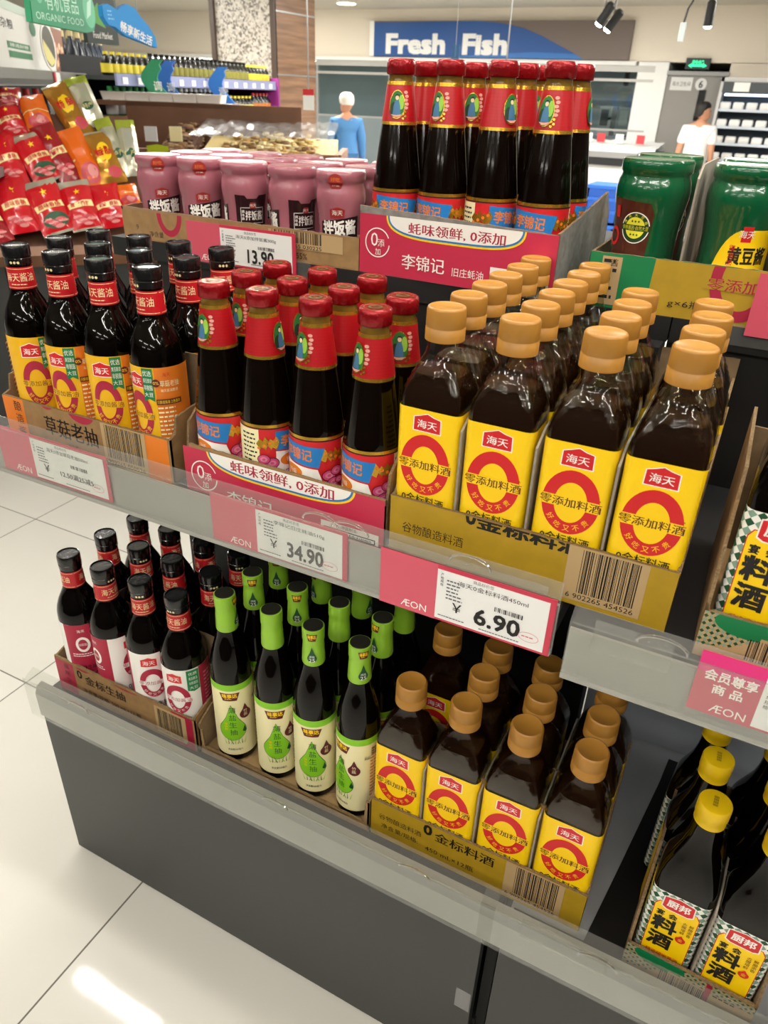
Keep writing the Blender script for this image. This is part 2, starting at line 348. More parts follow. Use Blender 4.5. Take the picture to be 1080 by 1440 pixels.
# ---------------------------------------------------------------- the gondola shelving
plastic = clear_mat('clear_price_channel', 'f8f9f7', .10, .05, .8, haze=.04)
DECK_U, DECK_L, DECK_T = .870, .399, 1.080
base_m = mat('charcoal_panel', '323332', .45, .1)
edge_m = mat('rail_metal', 'a9a8a3', .33, .55)
def bay(name, label, x0, x1, lowx0, panx0, topx0, topx1, yU, zU0, zU1, back, deck_l):
    t = tag(empty(name, (0, 0, 0)), label, 'shelf')
    b = MB(); b.box(x0, yU+.004, DECK_U-.028, x1, .322, DECK_U); b.build('deck', black_m, t, smooth=False)
    b = MB(); b.box(x0, yU, zU0, x1, yU+.004, zU1-.012); b.box(x0, yU-.006, zU0-.002, x1, yU, zU0+.004); b.build('price_rail', edge_m, t, smooth=False)
    b = MB(); b.box(x0, yU-.007, zU0, x1+.002, yU-.0055, zU1+.001)
    b.quadbox([(x0, yU-.007, zU1), (x1+.002, yU-.007, zU1), (x1+.002, yU-.0055, zU1), (x0, yU-.0055, zU1), (x0, yU+.006, zU1+.011), (x1, yU+.006, zU1+.011), (x1, yU+.0075, zU1+.011), (x0, yU+.0075, zU1+.011)])
    b.build('price_channel', plastic, t, smooth=False)
    # lower deck
    b = MB(); b.box(panx0, -.085, DECK_L-.02, x1, .322, DECK_L); b.build('deck', deck_l, t, smooth=False)
    b = MB(); b.prism([(-.088, .392), (-.100, .379), (-.104, .384), (-.104, .432), (-.098, .444), (-.088, .447)], lowx0, x1, 'x'); b.build('price_rail', edge_m, t, ang=25)
    b = MB(); b.box(lowx0-.018, -.1075, .381, x1, -.1062, .460)
    b.quadbox([(lowx0-.018, -.1075, .455), (x1, -.1075, .455), (x1, -.1062, .455), (lowx0-.018, -.1062, .455), (lowx0-.018, -.086, .466), (x1, -.086, .466), (x1, -.0845, .466), (lowx0-.018, -.0845, .466)])
    b.build('price_channel', plastic, t, smooth=False)
    b = MB(); b.box(panx0, -.085, .006, x1-.014, -.065, DECK_L-.02); b.build('base_panel', base_m, t, smooth=False)
    b = MB(); b.box(panx0+.02, -.055, 0, x1-.01, .32, .1); b.build('plinth', black_m, t, smooth=False)
    b = MB(); b.box(x0-.01 if x0 > 0 else x0, .322, .02, x1, .345, DECK_U-.03); b.build('back_panel', back, t, smooth=False)
    b = MB(); b.box(x0-.01 if x0 > 0 else x0, .322, DECK_U-.03, x1, .345, DECK_T-.03); b.build('back_panel', black_m, t, smooth=False)
    b = MB(); b.box(topx0, .312, DECK_T-.03, topx1, .95, DECK_T); b.build('top_deck', black_m, t, smooth=False)
    b = MB(); b.box(x1-.012, -.05, .006, x1+.003, .32, .38); b.box(x1-.012, .28, .38, x1+.003, .335, DECK_T-.03); b.build('upright', black_m, t, smooth=False)
    return t
bay1 = bay('shelf_unit', 'grey shelf unit carrying the soy, oyster sauce and yellow wine cartons', -.662, .166, -.632, -.655, -.75, .172, -.058, .824, .893, black_m, black_m)
bay2 = bay('shelf_unit', 'grey shelf unit carrying the green jars and green-checked cartons', .182, 1.1, .166, .176, .174, 1.1, -.072, .815, .882, mat('panel_blue_grey', '9da3aa', .45), mat('deck_pale_grey', 'a4a8ac', .45, noise=.15, nscale=12))
MB().prism([(.18, -.084), (.36, -.084), (.36, .30), (.318, .30), (.312, .242), (.288, .07), (.270, -.055), (.18, -.055)], DECK_L, DECK_L+.0012, 'z').build('deck_shade', black_m, bay2, smooth=False)  # thin black sheet standing in for shade on the pale lower deck
# clear clips and hooks on the rails
for L, X0, X1, y, z, lb in ((bay1, -.02, .155, -.066, .890, 0), (bay2, .205, .275, -.080, .880, 0), (bay2, .20, .30, -.109, .455, 0)):
    MB().box(X0, y, z-.02, X1, y+.0012, z+.014).build('label_clip', plastic, L, smooth=False)
hk = clear_mat('clear_hook', 'ffffff', .05, .3, .9)
for L, X, y, z in ((bay1, -.062, -.068, .90), (bay1, -.30+.2, -.068, .90), (bay1, .075, -.068, .903), (bay2, .265, -.083, .888), (bay2, .29, -.111, .457), (bay1, -.52, -.111, .457), (bay1, -.15, -.111, .457), (bay1, .06, -.111, .457)):
    pts = [(X+.022*math.cos(a), y, z+.011*math.sin(a)) for a in [PI*i/10 for i in range(11)]]
    MB().tube(pts, .0016, 6).build('hook', hk, L)
# tape on the base panel
o = MB().box(.128, -.0855, .17, .150, -.085, .215).build('tape_patch', clear_mat('tape', 'd0d0cc', .2, .1, .5, haze=.2), bay1, smooth=False)

# ---------------------------------------------------------------- cartons
kraft = mat('kraft_card', 'a07d50', .8, noise=.25, nscale=60, bump=.1, bscale=400)
grey_board = mat('divider_board', '9a9082', .8, noise=.2, nscale=60); kraft_d = mat('kraft_inside', '92795a', .85, noise=.3, nscale=50)
fluteM = mat('flute_edge', '8d7350', .9, noise=.6, nscale=500)
ink_k = mat('ink_black', '15120e', .6); ink_w = mat('ink_white', 'f2efe8', .5); ink_br = mat('ink_brown', '5b2a12', .6)
crim = mat('print_crimson', 'a81f3c', .5); rose = mat('print_rose', 'c22c4b', .45); yel = mat('print_yellow', 'fbd007', .4)
red = mat('print_red', 'cf1f24', .4); olive = mat('print_olive', 'b39019', .6, noise=.15); green = mat('print_green', '0d7a46', .45)
orange = mat('print_orange', 'e07a1c', .5); cream = mat('print_cream', 'efe6b4', .45); blue = mat('print_blue', '1b78c2', .45)
lime = mat('print_lime', '86c926', .45); dgreen = mat('print_dark_green', '0e4a28', .5); maroon = mat('print_maroon', '5d1720', .5)
gold = mat('gold_foil', 'd9a93a', .25, .85); kraft_l = mat('kraft_pale', 'b79a6d', .8); pinkp = mat('print_pink', 'd9829c', .5); flower = mat('print_flower', 'd0487e', .5); clear_k = kraft
silver = mat('silver_foil', 'c9c8bd', .28, .7)
def carton(name, label, group, x0, x1, y0, y1, z, hf, side, hb, front, inner=None, dividers=(), dh=.16, rz=0, dback=None, dy0=.0055, dm=None):
    """Open display tray: cut-down front, sides that climb to the back, standing dividers."""
    t = tag(empty(name, ((x0+x1)/2, y0, z), rz), label, 'carton', group)
    w = (x1-x0)/2; d = y1-y0; T = .0032
    b = MB(); b.box(-w, 0, 0, w, d, T, 0)
    def zig(P, seed):                   # torn upper edge
        r = random.Random(seed); o = []
        for (a, ha), (c, hc) in zip(P, P[1:]):
            k = max(2, int(abs(c-a)/.008))
            for i in range(k): o.append((a+(c-a)*i/k, ha+(hc-ha)*i/k+r.uniform(-.0006, .0006)))
        o.append(P[-1]); return o
    def wall(P, f):
        P = zig(P, len(P)+int(abs(P[0][1])*1e4)); n = len(P)
        for i in range(n-1):
            (a, ha), (c, hc) = P[i], P[i+1]
            k = len(b.v); b.v += [f(a, 0, 0), f(c, 0, 0), f(c, 0, T), f(a, 0, T), f(a, ha, 0), f(c, hc, 0), f(c, hc, T), f(a, ha, T)]
            for q, m in (((0,1,5,4),0),((2,3,7,6),1),((4,5,6,7),2)): b.f.append([k+j for j in q]); b.m.append(m)
            if i == 0: b.f.append([k+j for j in (0,4,7,3)]); b.m.append(2)
            if i == n-2: b.f.append([k+j for j in (1,2,6,5)]); b.m.append(2)
    fr = hf if isinstance(hf, list) else [(-w, hf), (w, hf)]
    wall(fr, lambda a, h, t_: (a, t_, h))
    wall([(-w, hb), (w, hb)], lambda a, h, t_: (a, d-t_, h))
    for sg in (-1, 1): wall(side, lambda a, h, t_, sg=sg: (sg*(w-t_), a, h))
    b.build('tray', [front[0] if front else kraft, inner or kraft_d, fluteM], t, smooth=False, recalc=True)
    for k, X in enumerate(dividers):
        MB().prism([(dy0, 0.004), (d-.006, 0.004), (d-.006, dh), (dy0+.025, dh), (dy0, dh*.92)], X-(x0+x1)/2-.0011, X-(x0+x1)/2+.0011, 'x').build('divider', dm or grey_board, t, smooth=False)
    if dback:
        for Y in dback: MB().box(-w+.004, Y, .004, w-.004, Y+.0018, dh).build('divider', kraft_d, t, smooth=False)
    return t, w
def clip_build(pr, name, mats, parent, fn, vmax, vmin=-1):
    """Keep only the printing below the cut edge of the tray."""
    bm = bmesh.new(); V = [bm.verts.new(p) for p in pr.v]
    for f, m in zip(pr.f, pr.m):
        try: F = bm.faces.new([V[i] for i in f]); F.material_index = m
        except ValueError: pass
    for z, no in ((vmax, (0,1,0)), (vmin, (0,-1,0))):
        bmesh.ops.bisect_plane(bm, geom=bm.verts[:]+bm.edges[:]+bm.faces[:], plane_co=(0,z,0), plane_no=no, clear_outer=True, dist=1e-7)
    for q in bm.verts: q.co = fn(q.co.x, q.co.y, q.co.z*EPS)
    me = bpy.data.meshes.new(name); bm.to_mesh(me); bm.free()
    for q in mats: me.materials.append(q)
    return link(name, me, parent)
INK = [ink_k, ink_w, ink_br, crim, rose, yel, red, olive, green, orange, cream, blue, lime, dgreen, maroon, gold, kraft_l, pinkp, flower, kraft, mat('print_sage', '7d9d88', .5), mat('print_amber', 'eab414', .4)]
K, WH, BR, CR, RO, YE, RE, OL, GR, OR, CM, BL, LI, DG, MA, GO, KP, PK, FL, KB, GRL, AM = range(22)
def barcode(p, u0, v0, u1, v1, digits, seed, pad=True, bg=KP):
    if pad: p.rect(u0-.006, v0-.012, u1+.006, v1+.004, bg)
    p.bars(u0, v0, u1, v1, K, seed); p.text(digits, (u0+u1)/2-.003, v0-.006, .0062, K, w=(u1-u0)+.006)
# ---------------------------------------------------------------- products
soy_glass = mat('soy_filled_glass', '050302', .06, spec=.3)
cap_black = mat('black_cap_film', '0d0d0e', .22, bump=.25, bscale=140, coat=.4)
cap_gold = mat('gold_plastic_cap', 'a8762f', .40); cap_gold_top = mat('gold_cap_top', 'b5823a', .5)
red_cap = mat('red_metal_cap', '8e0b14', .26, .4, bump=.5, bscale=190); yel_cap = mat('yellow_plastic_cap', 'e0b90c', .4)
wine_shell = clear_mat('clear_bottle', 'f1efe6', .02, .05, .9, bump=.30, bscale=55)
wine_liq = mat('cooking_wine', '1f0e05', .12, spec=.45)
oyster_glass = mat('oyster_filled_glass', '0a0402', .08, spec=.35); amber_neck = mat('amber_neck', '7a5c22', .1, coat=.4, noise=.4, nscale=60)
film_red = mat('neck_band_red', 'b8161f', .35)
def seal(p, cu, cv, w, h, txt='海天', m=RE, th=None):       # the peaked red name badge
    x, y = w/2, h/2
    P = [(-x, -y), (x, -y), (x*.97, y*.55), (x*.45, y*.72), (0, y), (-x*.5, y*.72), (-x*.97, y*.5)]
    p.poly([(cu+a*1.08, cv+b*1.1) for a, b in P], WH); p.poly([(cu+a, cv+b) for a, b in P], m)
    p.text(txt, cu, cv-y*.2, th or h*.48, WH, w=w*.74, bold=.012)
def zero(p, cu, cv, w, h, m, bg, txt, tm, low='', lm=WH, gap=.17, tw=1.06, tb=.0):
    p.ring(cu, cv, w/2, h/2, w*.215, h*.185, m)
    g = h*gap/2; p.rect(cu-w*.53, cv-g, cu+w*.53, cv+g, bg); p.text(txt, cu, cv, h*gap*.86, tm, w=w*tw, bold=tb)
    if low: p.arc(low, cu, cv, w/2*.80, h/2*.815, h*.095, lm, -PI/2-.86, -PI/2+.86, bold=.0)
# --- square cooking wine bottle
def make_wine():
    t = empty('cooking_wine_bottle'); HX, HY, CR_ = .034, .0275, .008
    prof = [(.031, .0245, .007, .0), (HX, HY, CR_, .004), (HX, HY, CR_, .171), (.0335, .0272, .009, .1765), (.0325, .0267, .0105, .1805), (.0322, .0266, .011, .183), (.0305, .0257, .012, .187), (.0299, .0254, .0125, .1895), (.0278, .0243, .0135, .1935), (.0272, .024, .0138, .1965), (.0247, .0225, .015, .2005), (.0241, .0221, .0155, .2035), (.0215, .0205, .0165, .208), (.0178, .0178, .0172, .216), (.0166, .0166, .0165, .222), (.0166, .0166, .0165, .231)]
    MB().rr(prof, n=5, cap1=False).build('bottle_body', wine_shell, t, ang=60)
    k = .0013
    MB().rr([(a-k, b-k, max(.004, c-k), z if z > .003 else .002) for a, b, c, z in prof[:9]]+[(.0250, .0228, .0142, .1985)], n=5).build('liquid', wine_liq, t, ang=60)
    b = MB(); n = 108; R = []
    for r, z in ((.0178, .2295), (.0194, .2300), (.0194, .2415), (.0186, .2422), (.0186, .2430)): R.append([(r*math.cos(2*PI*j/n), r*math.sin(2*PI*j/n), z) for j in range(n)])
    for s_, z in ((1.0, .2435), (.985, .2590)): R.append([((.0192 if j % 2 else .0185)*s_*math.cos(2*PI*j/n), (.0192 if j % 2 else .0185)*s_*math.sin(2*PI*j/n), z) for j in range(n)])
    for r, z in ((.0180, .2610), (.0166, .2618), (.0160, .2612)): R.append([(r*math.cos(2*PI*j/n), r*math.sin(2*PI*j/n), z) for j in range(n)])
    b.rings(R); b.build('cap', cap_gold, t, ang=50)
    p = Print(); U = 2*(HX-CR_+CR_*PI/2+HY-CR_)+.0
    p.rect(-U*.5-.012, .012, U*.5+.012, .1645, YE)
    seal(p, 0, .1512, .029, .0185); zero(p, 0, .1045, .0545, .0675, RE, YE, '零添加料酒', BR, '好吃又不贵', YE, gap=.165, tb=.016)
    p.text('0金标料酒', 0, .0640, .0115, K, w=.048, bold=.012); p.text('R', .027, .113, .0018, BR)
    p.lines(.040, .03, .062, .150, 26, BR, 3); p.lines(-.062, .03, -.040, .150, 22, BR, 4)
    p.build('label', INK, t, on_rr(HX, HY, CR_), cu=.004)
    return t
# --- round soy bottle in two dressings
SOY_PROF = [(.029, 0), (.0325, .003), (.033, .007), (.033, .148), (.0325, .156), (.0305, .165), (.0265, .176), (.0215, .186), (.0178, .194), (.0162, .200), (.0153, .214), (.0148, .228), (.0148, .233)]
def make_soy(dark):
    t = empty('soy_sauce_bottle')
    MB().lathe(SOY_PROF, 40).build('bottle_body', soy_glass, t, ang=60)
    MB().lathe([(.0150, .2295), (.0164, .2300), (.0166, .2375), (.0160, .2382), (.0160, .2392), (.0168, .2400), (.0168, .2505), (.0160, .2530), (.0146, .2534), (.0142, .2520)], 32).build('cap', cap_black, t, ang=35)
    p = Print(); r = .0158; C = 2*PI*r
    p.rect(-C/2, .2005, C/2, .2275, 0)
    for a in (0, C/2):
        for v in (.2025, .2255): p.rect(a-C*.24, v-.0003, a+C*.24, v+.0003, 1)
        p.text('海天酱油', a, .2155, .0108, 1, w=.036); p.lines(a-.011, .2045, a+.011, .2075, 1, 1, 5)
    p.build('neck_band', [film_red, mat('band_gold', 'efd9a8', .4)], t, on_cone(.0164, .2005, .0152, .2275), cu=.002)
    p = Print(); R = .033; H = PI*R; D = R*PI/180
    pt = Print()
    for k in range(3): pt.ell(-.002+(k-1)*.0042, .2335, .0016, .0016, 0)
    pt.build('cap_print', [mat('pale_gold_ink', 'd9c99a', .4)], t, on_cyl(.0168, .0002), cu=.0008)
    if dark:
        p.rect(-H*.72, .010, H*.72, .1425, AM); p.rect(42*D, .010, H*.72, .1425, OR); p.rect(-H*.72, .010, -75*D, .1425, OR)
        seal(p, -3*D, .126, .024, .018); zero(p, -1*D, .0805, .037, .062, CR, AM, '零添加酱油', BR, '好吃又不贵', YE, gap=.14)
        p.poly([(17*D, .1415), (39*D, .1415), (39*D, .100), (28*D, .104), (17*D, .100)], GR)
        for i, s in enumerate(('优选', '黄豆酿造', '非脱脂', '大豆')): p.text(s, 28*D, .1355-i*.0088, .0056 if i % 2 else .0068, WH, w=.0105)
        c = 66*D; p.text('海天', c, .134, .005, RE, w=.009); p.ell(c-.0125, .124, .0045, .0048, MA); p.text('0%', c-.0125, .124, .004, YE)
        p.text('草菇老抽', c+.003, .123, .0078, CM, w=.022); p.text('海天酱油酿造', c+.002, .1145, .004, CM, w=.020)
        p.rect(c-.014, .0965, c+.015, .1035, BR); p.text('只酿造酱油 上色香浓', c, .100, .0042, YE, w=.026); p.lines(c-.013, .02, c+.015, .094, 13, CM, 8)
        p.lines(-100*D, .02, -80*D, .13, 18, CM, 9)
    else:
        p.rect(-H, .010, H, .1425, WH); p.rect(-150*D, .010, -62*D, .1425, CR); p.rect(60*D, .010, 150*D, .1425, CR)
        c = -105*D; p.text('海天', c, .131, .0055, WH, w=.011); p.ring(c, .105, .0105, .0145, .0038, .0045, WH); p.text('0添加', c, .105, .005, WH, w=.011)
        p.lines(c-.018, .080, c+.018, .088, 2, WH, 11); p.text('鲜味生抽', c, .06, .008, K, w=.026); p.lines(c-.018, .02, c+.018, .05, 6, PK, 12)
        seal(p, -4*D, .128, .023, .017); zero(p, 0, .088, .038, .054, CR, WH, '零添加酱油', CR, '好吃又不贵', WH, gap=.15)
        p.poly([(28*D, .1415), (58*D, .1415), (58*D, .105), (43*D, .102), (28*D, .105)], GR)
        for i, s in enumerate(('优质', '黄豆酿造', '非转基因', '大豆')): p.text(s, 43*D, .1350-i*.0085, .0055, WH, w=.012)
        p.text('0金标生抽', 0, .047, .011, K, w=.034, bold=.01); p.lines(-.016, .02, .016, .038, 4, K, 13)
        p.lines(70*D, .02, 130*D, .13, 16, PK, 14)
    p.build('label', INK, t, on_cyl(R), cu=.0024)
    return t
# --- oyster sauce bottle
def make_oyster():
    t = empty('oyster_sauce_bottle'); cone = lambda z: .0312+(z-.112)*(.0158-.0312)/(.226-.112)
    MB().lathe([(.0285, 0), (.0312, .003), (.0316, .006), (.0316, .104), (.0312, .112), (cone(.15), .150), (cone(.178), .178), (cone(.2), .2)], 40).build('bottle_body', oyster_glass, t, ang=60)
    MB().lathe([(cone(.2), .2), (.0155, .2255), (.0148, .230), (.0152, .2335)], 32).build('neck', amber_neck, t, ang=60)
    n = 64; b = MB(); R = []
    for r, z, fl in ((.0165, .2325, 0), (.0178, .2335, 1), (.0178, .2440, 1), (.0170, .2480, 0), (.0150, .2495, 0), (.0146, .2488, 0)):
        R.append([((r-(.0006 if fl and j % 2 else 0))*math.cos(2*PI*j/n), (r-(.0006 if fl and j % 2 else 0))*math.sin(2*PI*j/n), z) for j in range(n)])
    b.rings(R); cap = b.build('cap', red_cap, t, ang=50)
    p = Print(); p.ring(0, 0, .0122, .0122, .0008, .0008, 1); p.ring(0, 0, .0075, .0075, .003, .003, 2); p.text('旧庄', 0, 0, .005, 1)
    p.build('cap_print', [red_cap, gold, mat('cap_olive', '4d4a1c', .4)], cap, on_plane((0, 0, .2489), (1,0,0), (0,1,0)), smooth=False)
    fn = on_cone(cone(.178), .178, cone(.2255), .2255, .0006)
    p = Print(); Wd = PI*(cone(.178)+cone(.2255))/2*.995
    p.rect(-Wd, .178, Wd, .2255, 0)
    for z0, z1 in ((.178, .1815), (.2215, .2255)): p.rect(-Wd, z0, Wd, z1, 1)
    lz = random.Random(3)
    p.n += 1
    for i in range(40):                                  # woven gold fret
        for j in range(11):
            u = -Wd+(i+.5)*Wd/20; v = .1835+j*.0034; s_ = .0006 if (i+j) % 2 else -.0006
            p.add([(u-.0009, v-s_), (u+.0009, v+s_), (u+.0009, v+s_+.00022), (u-.0009, v-s_+.00022)], [[0,1,2,3]], 2, p.n)
    p.n += 1
    for k in range(5): p.ell(.0105+.0012*(k % 2), .197+.0042*k, .0026, .0018, 6, 10)
    for k in range(4): p.ell(.0070+.0025*(k % 2), .1855+.0024*k, .0014, .0014, 1, 8)
    p.ell(0, .2005, .0092, .0158, 1); p.ell(0, .2005, .0084, .0148, 3)
    p.ell(-.0040, .195, .004, .008, 8); p.ell(.0048, .203, .003, .008, 9)
    p.poly([(-.0042, .1895), (.0042, .1895), (.0036, .199), (.0020, .205), (-.0020, .205), (-.0036, .199)], 4)   # robed figure on the badge
    p.ell(0, .2078, .0021, .0026, 5, 12); p.poly([(-.0025, .2075), (-.0022, .2105), (0, .2118), (.0022, .2105), (.0025, .2075), (.0013, .2098), (-.0013, .2098)], 7)
    p.poly([(-.0062, .1895), (-.002, .1865), (.003, .1868), (.0062, .1898), (0, .189)], 6)
    p.build('neck_label', [mat('label_red', 'a90d18', .35), gold, mat('fret_red', 'c4332a', .4), mat('badge_green', '1f6b2c', .5), mat('robe_blue', '3d6f94', .5), mat('skin_ink', 'e8c7a4', .5), mat('blossom', 'd99a8c', .5), ink_k, mat('badge_dark', '12301a', .5), mat('badge_light', '8fbf3e', .5)], t, fn, cu=.0025)
    p = Print(); R = .0316; H = PI*R*.96; D = R*PI/180
    p.rect(-H, .006, H, .1045, RE); p.rect(-H, .0995, H, .1010, K); p.rect(-H, .1012, H, .1048, GO)
    p.rect(-H, .006, -76*D, .0990, CM); p.lines(-118*D, .012, -80*D, .094, 15, K, 5); p.rect(104*D, .006, H, .0990, CM); p.lines(108*D, .012, 140*D, .094, 15, K, 6)
    p.poly([(-42*D, .0970), (64*D, .0920), (52*D, .0680), (-42*D, .0740)], BL)
    p.text('李锦记', 4*D, .0835, .0140, OR, w=.038, bold=.02, rot=-.06)
    p.poly([(-42*D, .0725), (50*D, .066), (66*D, .040), (-42*D, .022)], WH); p.ell(-8*D, .060, .014, .0078, OR); p.text('特级', -8*D, .060, .0062, WH)
    p.text('旧庄蚝油', 6*D, .043, .010, RE, w=.036); p.poly([(-42*D, .006), (66*D, .006), (66*D, .034), (-42*D, .018)], DG)
    for sg, c in ((1, 80*D), (-1, -58*D)):
        for dx, dy, r in ((-.004, .058, .0085), (.005, .063, .0075), (.001, .049, .008), (.008, .051, .006)):
            q_ = 14+4*['.0085','.0075','.008','.006'].index(repr(r).lstrip('0')); p.ell(c+dx*sg, dy, r, r*.85, MA, 14, q_); p.ell(c+dx*sg, dy, r*.88, r*.72, FL, 14, q_+1); p.ell(c+dx*sg, dy, r*.55, r*.42, PK, 10, q_+2); p.ell(c+dx*sg, dy, r*.25, r*.2, FL, 8, q_+3)
        for k in range(4): x = c+sg*(-.009+.006*k); p.poly([(x-.004, .078+.004*(k % 2)), (x, .0915-.003*(k % 2)), (x+.0045, .085), (x+.001, .075)], GO, 14)
        for k in range(4): p.ell(c+sg*(-.008+.006*k), .086-.003*k, .0020, .0020, OR, 8, 15)
        p.poly([(c-.012, .020), (c+.012, .016), (c+.010, .034), (c-.008, .038)], GO, 13)
    p.build('label', INK, t, on_cyl(R), cu=.0024)
    return t
# --- green sleeved soy bottle
sleeve = mat('lime_sleeve', '90c232', .35, bump=.15, bscale=90)
def drop(p, cu, cv, r, h, m):
    P = [(cu+r*math.cos(a), cv+r*1.02*math.sin(a)) for a in [PI*.86+(PI*1.28)*i/18 for i in range(19)]]
    p.poly(P+[(cu+r*.45, cv+h*.42), (cu, cv+h-r*.4), (cu-r*.45, cv+h*.42)], m)
def badge(p, cu, cv, w, h, txt):
    p.poly([(cu-w/2, cv+h*.45), (cu+w/2, cv+h*.45), (cu+w*.34, cv-h*.5), (cu-w*.34, cv-h*.5)], MA); p.text(txt, cu, cv+h*.12, h*.5, YE, w=w*.72, bold=.03); p.lines(cu-w*.24, cv-h*.38, cu+w*.24, cv-h*.18, 1, YE, 3)
def make_green():
    t = empty('soy_sauce_bottle')
    MB().lathe([(.0275, 0), (.0300, .003), (.0303, .006), (.0303, .160), (.0300, .172), (.0285, .186), (.0255, .200), (.0210, .216), (.0170, .230), (.0150, .242), (.0142, .25), (.0138, .27)], 40).build('bottle_body', soy_glass, t, ang=60)
    c = MB().lathe([(.0152, .2395), (.0158, .2420), (.0152, .2560), (.0144, .2700), (.0140, .2755), (.0149, .2785), (.0150, .2900), (.0149, .2975), (.0140, .2982)], 36).build('cap_sleeve', sleeve, t, ang=50)
    MB().lathe([(.0135, .2981), (.0131, .2988)], 28).build('cap_top', mat('dark_cap_disc', '26251f', .4), c)
    p = Print(); badge(p, .001, .2885, .0145, .0115, '味事达'); drop(p, .0008, .2545, .0062, .0215, DG)
    p.text('减盐', .0008, .2575, .0034, WH); p.text('25', .0008, .2515, .0058, WH)
    p.build('sleeve_print', INK, c, on_cone(.0157, .243, .0149, .297, .0004), cu=.002)
    p = Print(); R = .0303; H = PI*R*.98; D = R*PI/180
    p.rect(-H, .014, H, .1555, CM); p.rect(-H, .1440, H, .1555, LI)
    badge(p, -4*D, .1330, .030, .0155, '味事达')
    drop(p, -3*D, .066, .0205, .060, DG); drop(p, -3*D, .066, .0198, .0585, LI)
    p.vtext('薄盐生抽', -1*D, .1125, .0115, DG, .0148, w=.0105); p.vtext('味极鲜', -20*D, .082, .0045, YE, .0056)
    drop(p, 36*D, .0960, .0088, .0235, MA); p.vtext('竹盐', 36*D, .1045, .0058, CM, .0066); drop(p, 30*D, .064, .003, .011, DG)
    p.n += 1
    for k in range(9): a = -24*D+k*6.2*D; p.poly([(a, .038), (a+.0012, .0385), (a+.0045*((k % 3)-1), .052)], DG if k % 2 else LI, p.n)
    p.text('净含量500毫升', 0, .027, .0044, K, w=.022)
    p.lines(78*D, .040, 130*D, .120, 13, OR, 2); p.rect(80*D, .122, 132*D, .138, KP); p.lines(82*D, .123, 130*D, .137, 3, BR, 6); p.lines(-130*D, .035, -75*D, .125, 14, BR, 8)
    for k in range(5): p.poly([(62*D+k*3*D, .118), (64*D+k*3*D, .118), (63*D+k*3*D, .126)], DG)
    p.build('label', INK, t, on_cyl(R), cu=.0024)
    return t
# --- checked-label cooking wine bottle
def checks(p, u0, v0, u1, v1, s, a, b):
    p.rect(u0, v0, u1, v1, a); p.n += 1; nu = int((u1-u0)/s)+1; nv = int((v1-v0)/s)+1
    for i in range(nu):
        for j in range(nv):
            x, y = u0+i*s, v0+j*s
            p.add([(x+s/2, y), (min(x+s, u1), y+s/2), (x+s/2, min(y+s, v1)), (x, y+s/2)], [[0,1,2,3]], b if (i+j) % 2 == 0 else GRL, p.n)
def make_check():
    t = empty('cooking_wine_bottle'); HX, HY, C_ = .0315, .027, .009
    MB().rr([(.029, .0245, .008, 0), (HX, HY, C_, .004), (HX, HY, C_, .158), (.031, .0268, .012, .167), (.0285, .0255, .016, .180), (.0235, .0225, .018, .196), (.0185, .0185, .0175, .212), (.0158, .0158, .0157, .228), (.0146, .0146, .0145, .245), (.0146, .0146, .0145, .250)], n=6).build('bottle_body', soy_glass, t, ang=60)
    b = MB().lathe([(.0150, .2470), (.0162, .2476), (.0162, .2560), (.0170, .2575), (.0170, .2730), (.0163, .2752), (.0150, .2756)], 40); cp = b.build('cap', yel_cap, t, ang=40)
    p = Print(); p.n += 1
    for i in range(5):
        for j in range(4): p.rect(-.0024+i*.0010, -.007+j*.0038, -.0024+i*.0010+.0006, -.007+j*.0038+.0030, 0, p.n)
    p.build('date_print', [mat('faint_ink', '8f7a1a', .5)], cp, on_plane((0, 0, .2757), (1,0,0), (0,1,0)), smooth=False)
    p = Print(); U = 2*(HX-C_+C_*PI/2)+.03
    checks(p, -U/2-.012, .010, U/2+.012, .1450, .0085, WH, DG)
    for sg in (-1, 1): p.rect(min(sg*.062, sg*.036), .010, max(sg*.062, sg*.036), .145, YE)
    P = [(-.024, .0100), (.024, .0100), (.024, .1220), (.020, .1285), (-.020, .1285), (-.024, .1220)]
    p.poly(P, RE); p.poly([(a*.965, b-.0009 if b > .05 else b) for a, b in P], YE)
    p.poly([(-.017, .1395), (0, .1430), (.017, .1395), (.0175, .1215), (.012, .1185), (-.012, .1185), (-.0175, .1215)], WH); p.poly([(-.0158, .1385), (0, .1418), (.0158, .1385), (.0162, .1225), (.011, .1197), (-.011, .1197), (-.0162, .1225)], RE)
    p.text('厨邦', 0, .1305, .0115, WH, w=.024, bold=.025)
    p.text('宴', -.0155, .1105, .0085, K, bold=.03); p.text('会', -.002, .1105, .0085, K, bold=.03)
    p.text('料', -.0075, .0920, .0240, K, w=.026, bold=.035); p.text('酒', -.0075, .0640, .0240, K, w=.025, bold=.035)
    p.vtext('去腥增鲜', .0115, .111, .0048, BR, .0056); p.vtext('解膻添香', .0185, .111, .0048, BR, .0056)
    drop(p, .0125, .079, .0055, .010, RE); p.text('金', .0125, .079, .005, YE)
    p.text('精选糯米黄酒', 0, .040, .006, RE, w=.036); p.lines(-.02, .015, .02, .033, 4, BR, 3)
    p.build('label', INK, t, on_rr(HX, HY, C_), cu=.004)
    return t
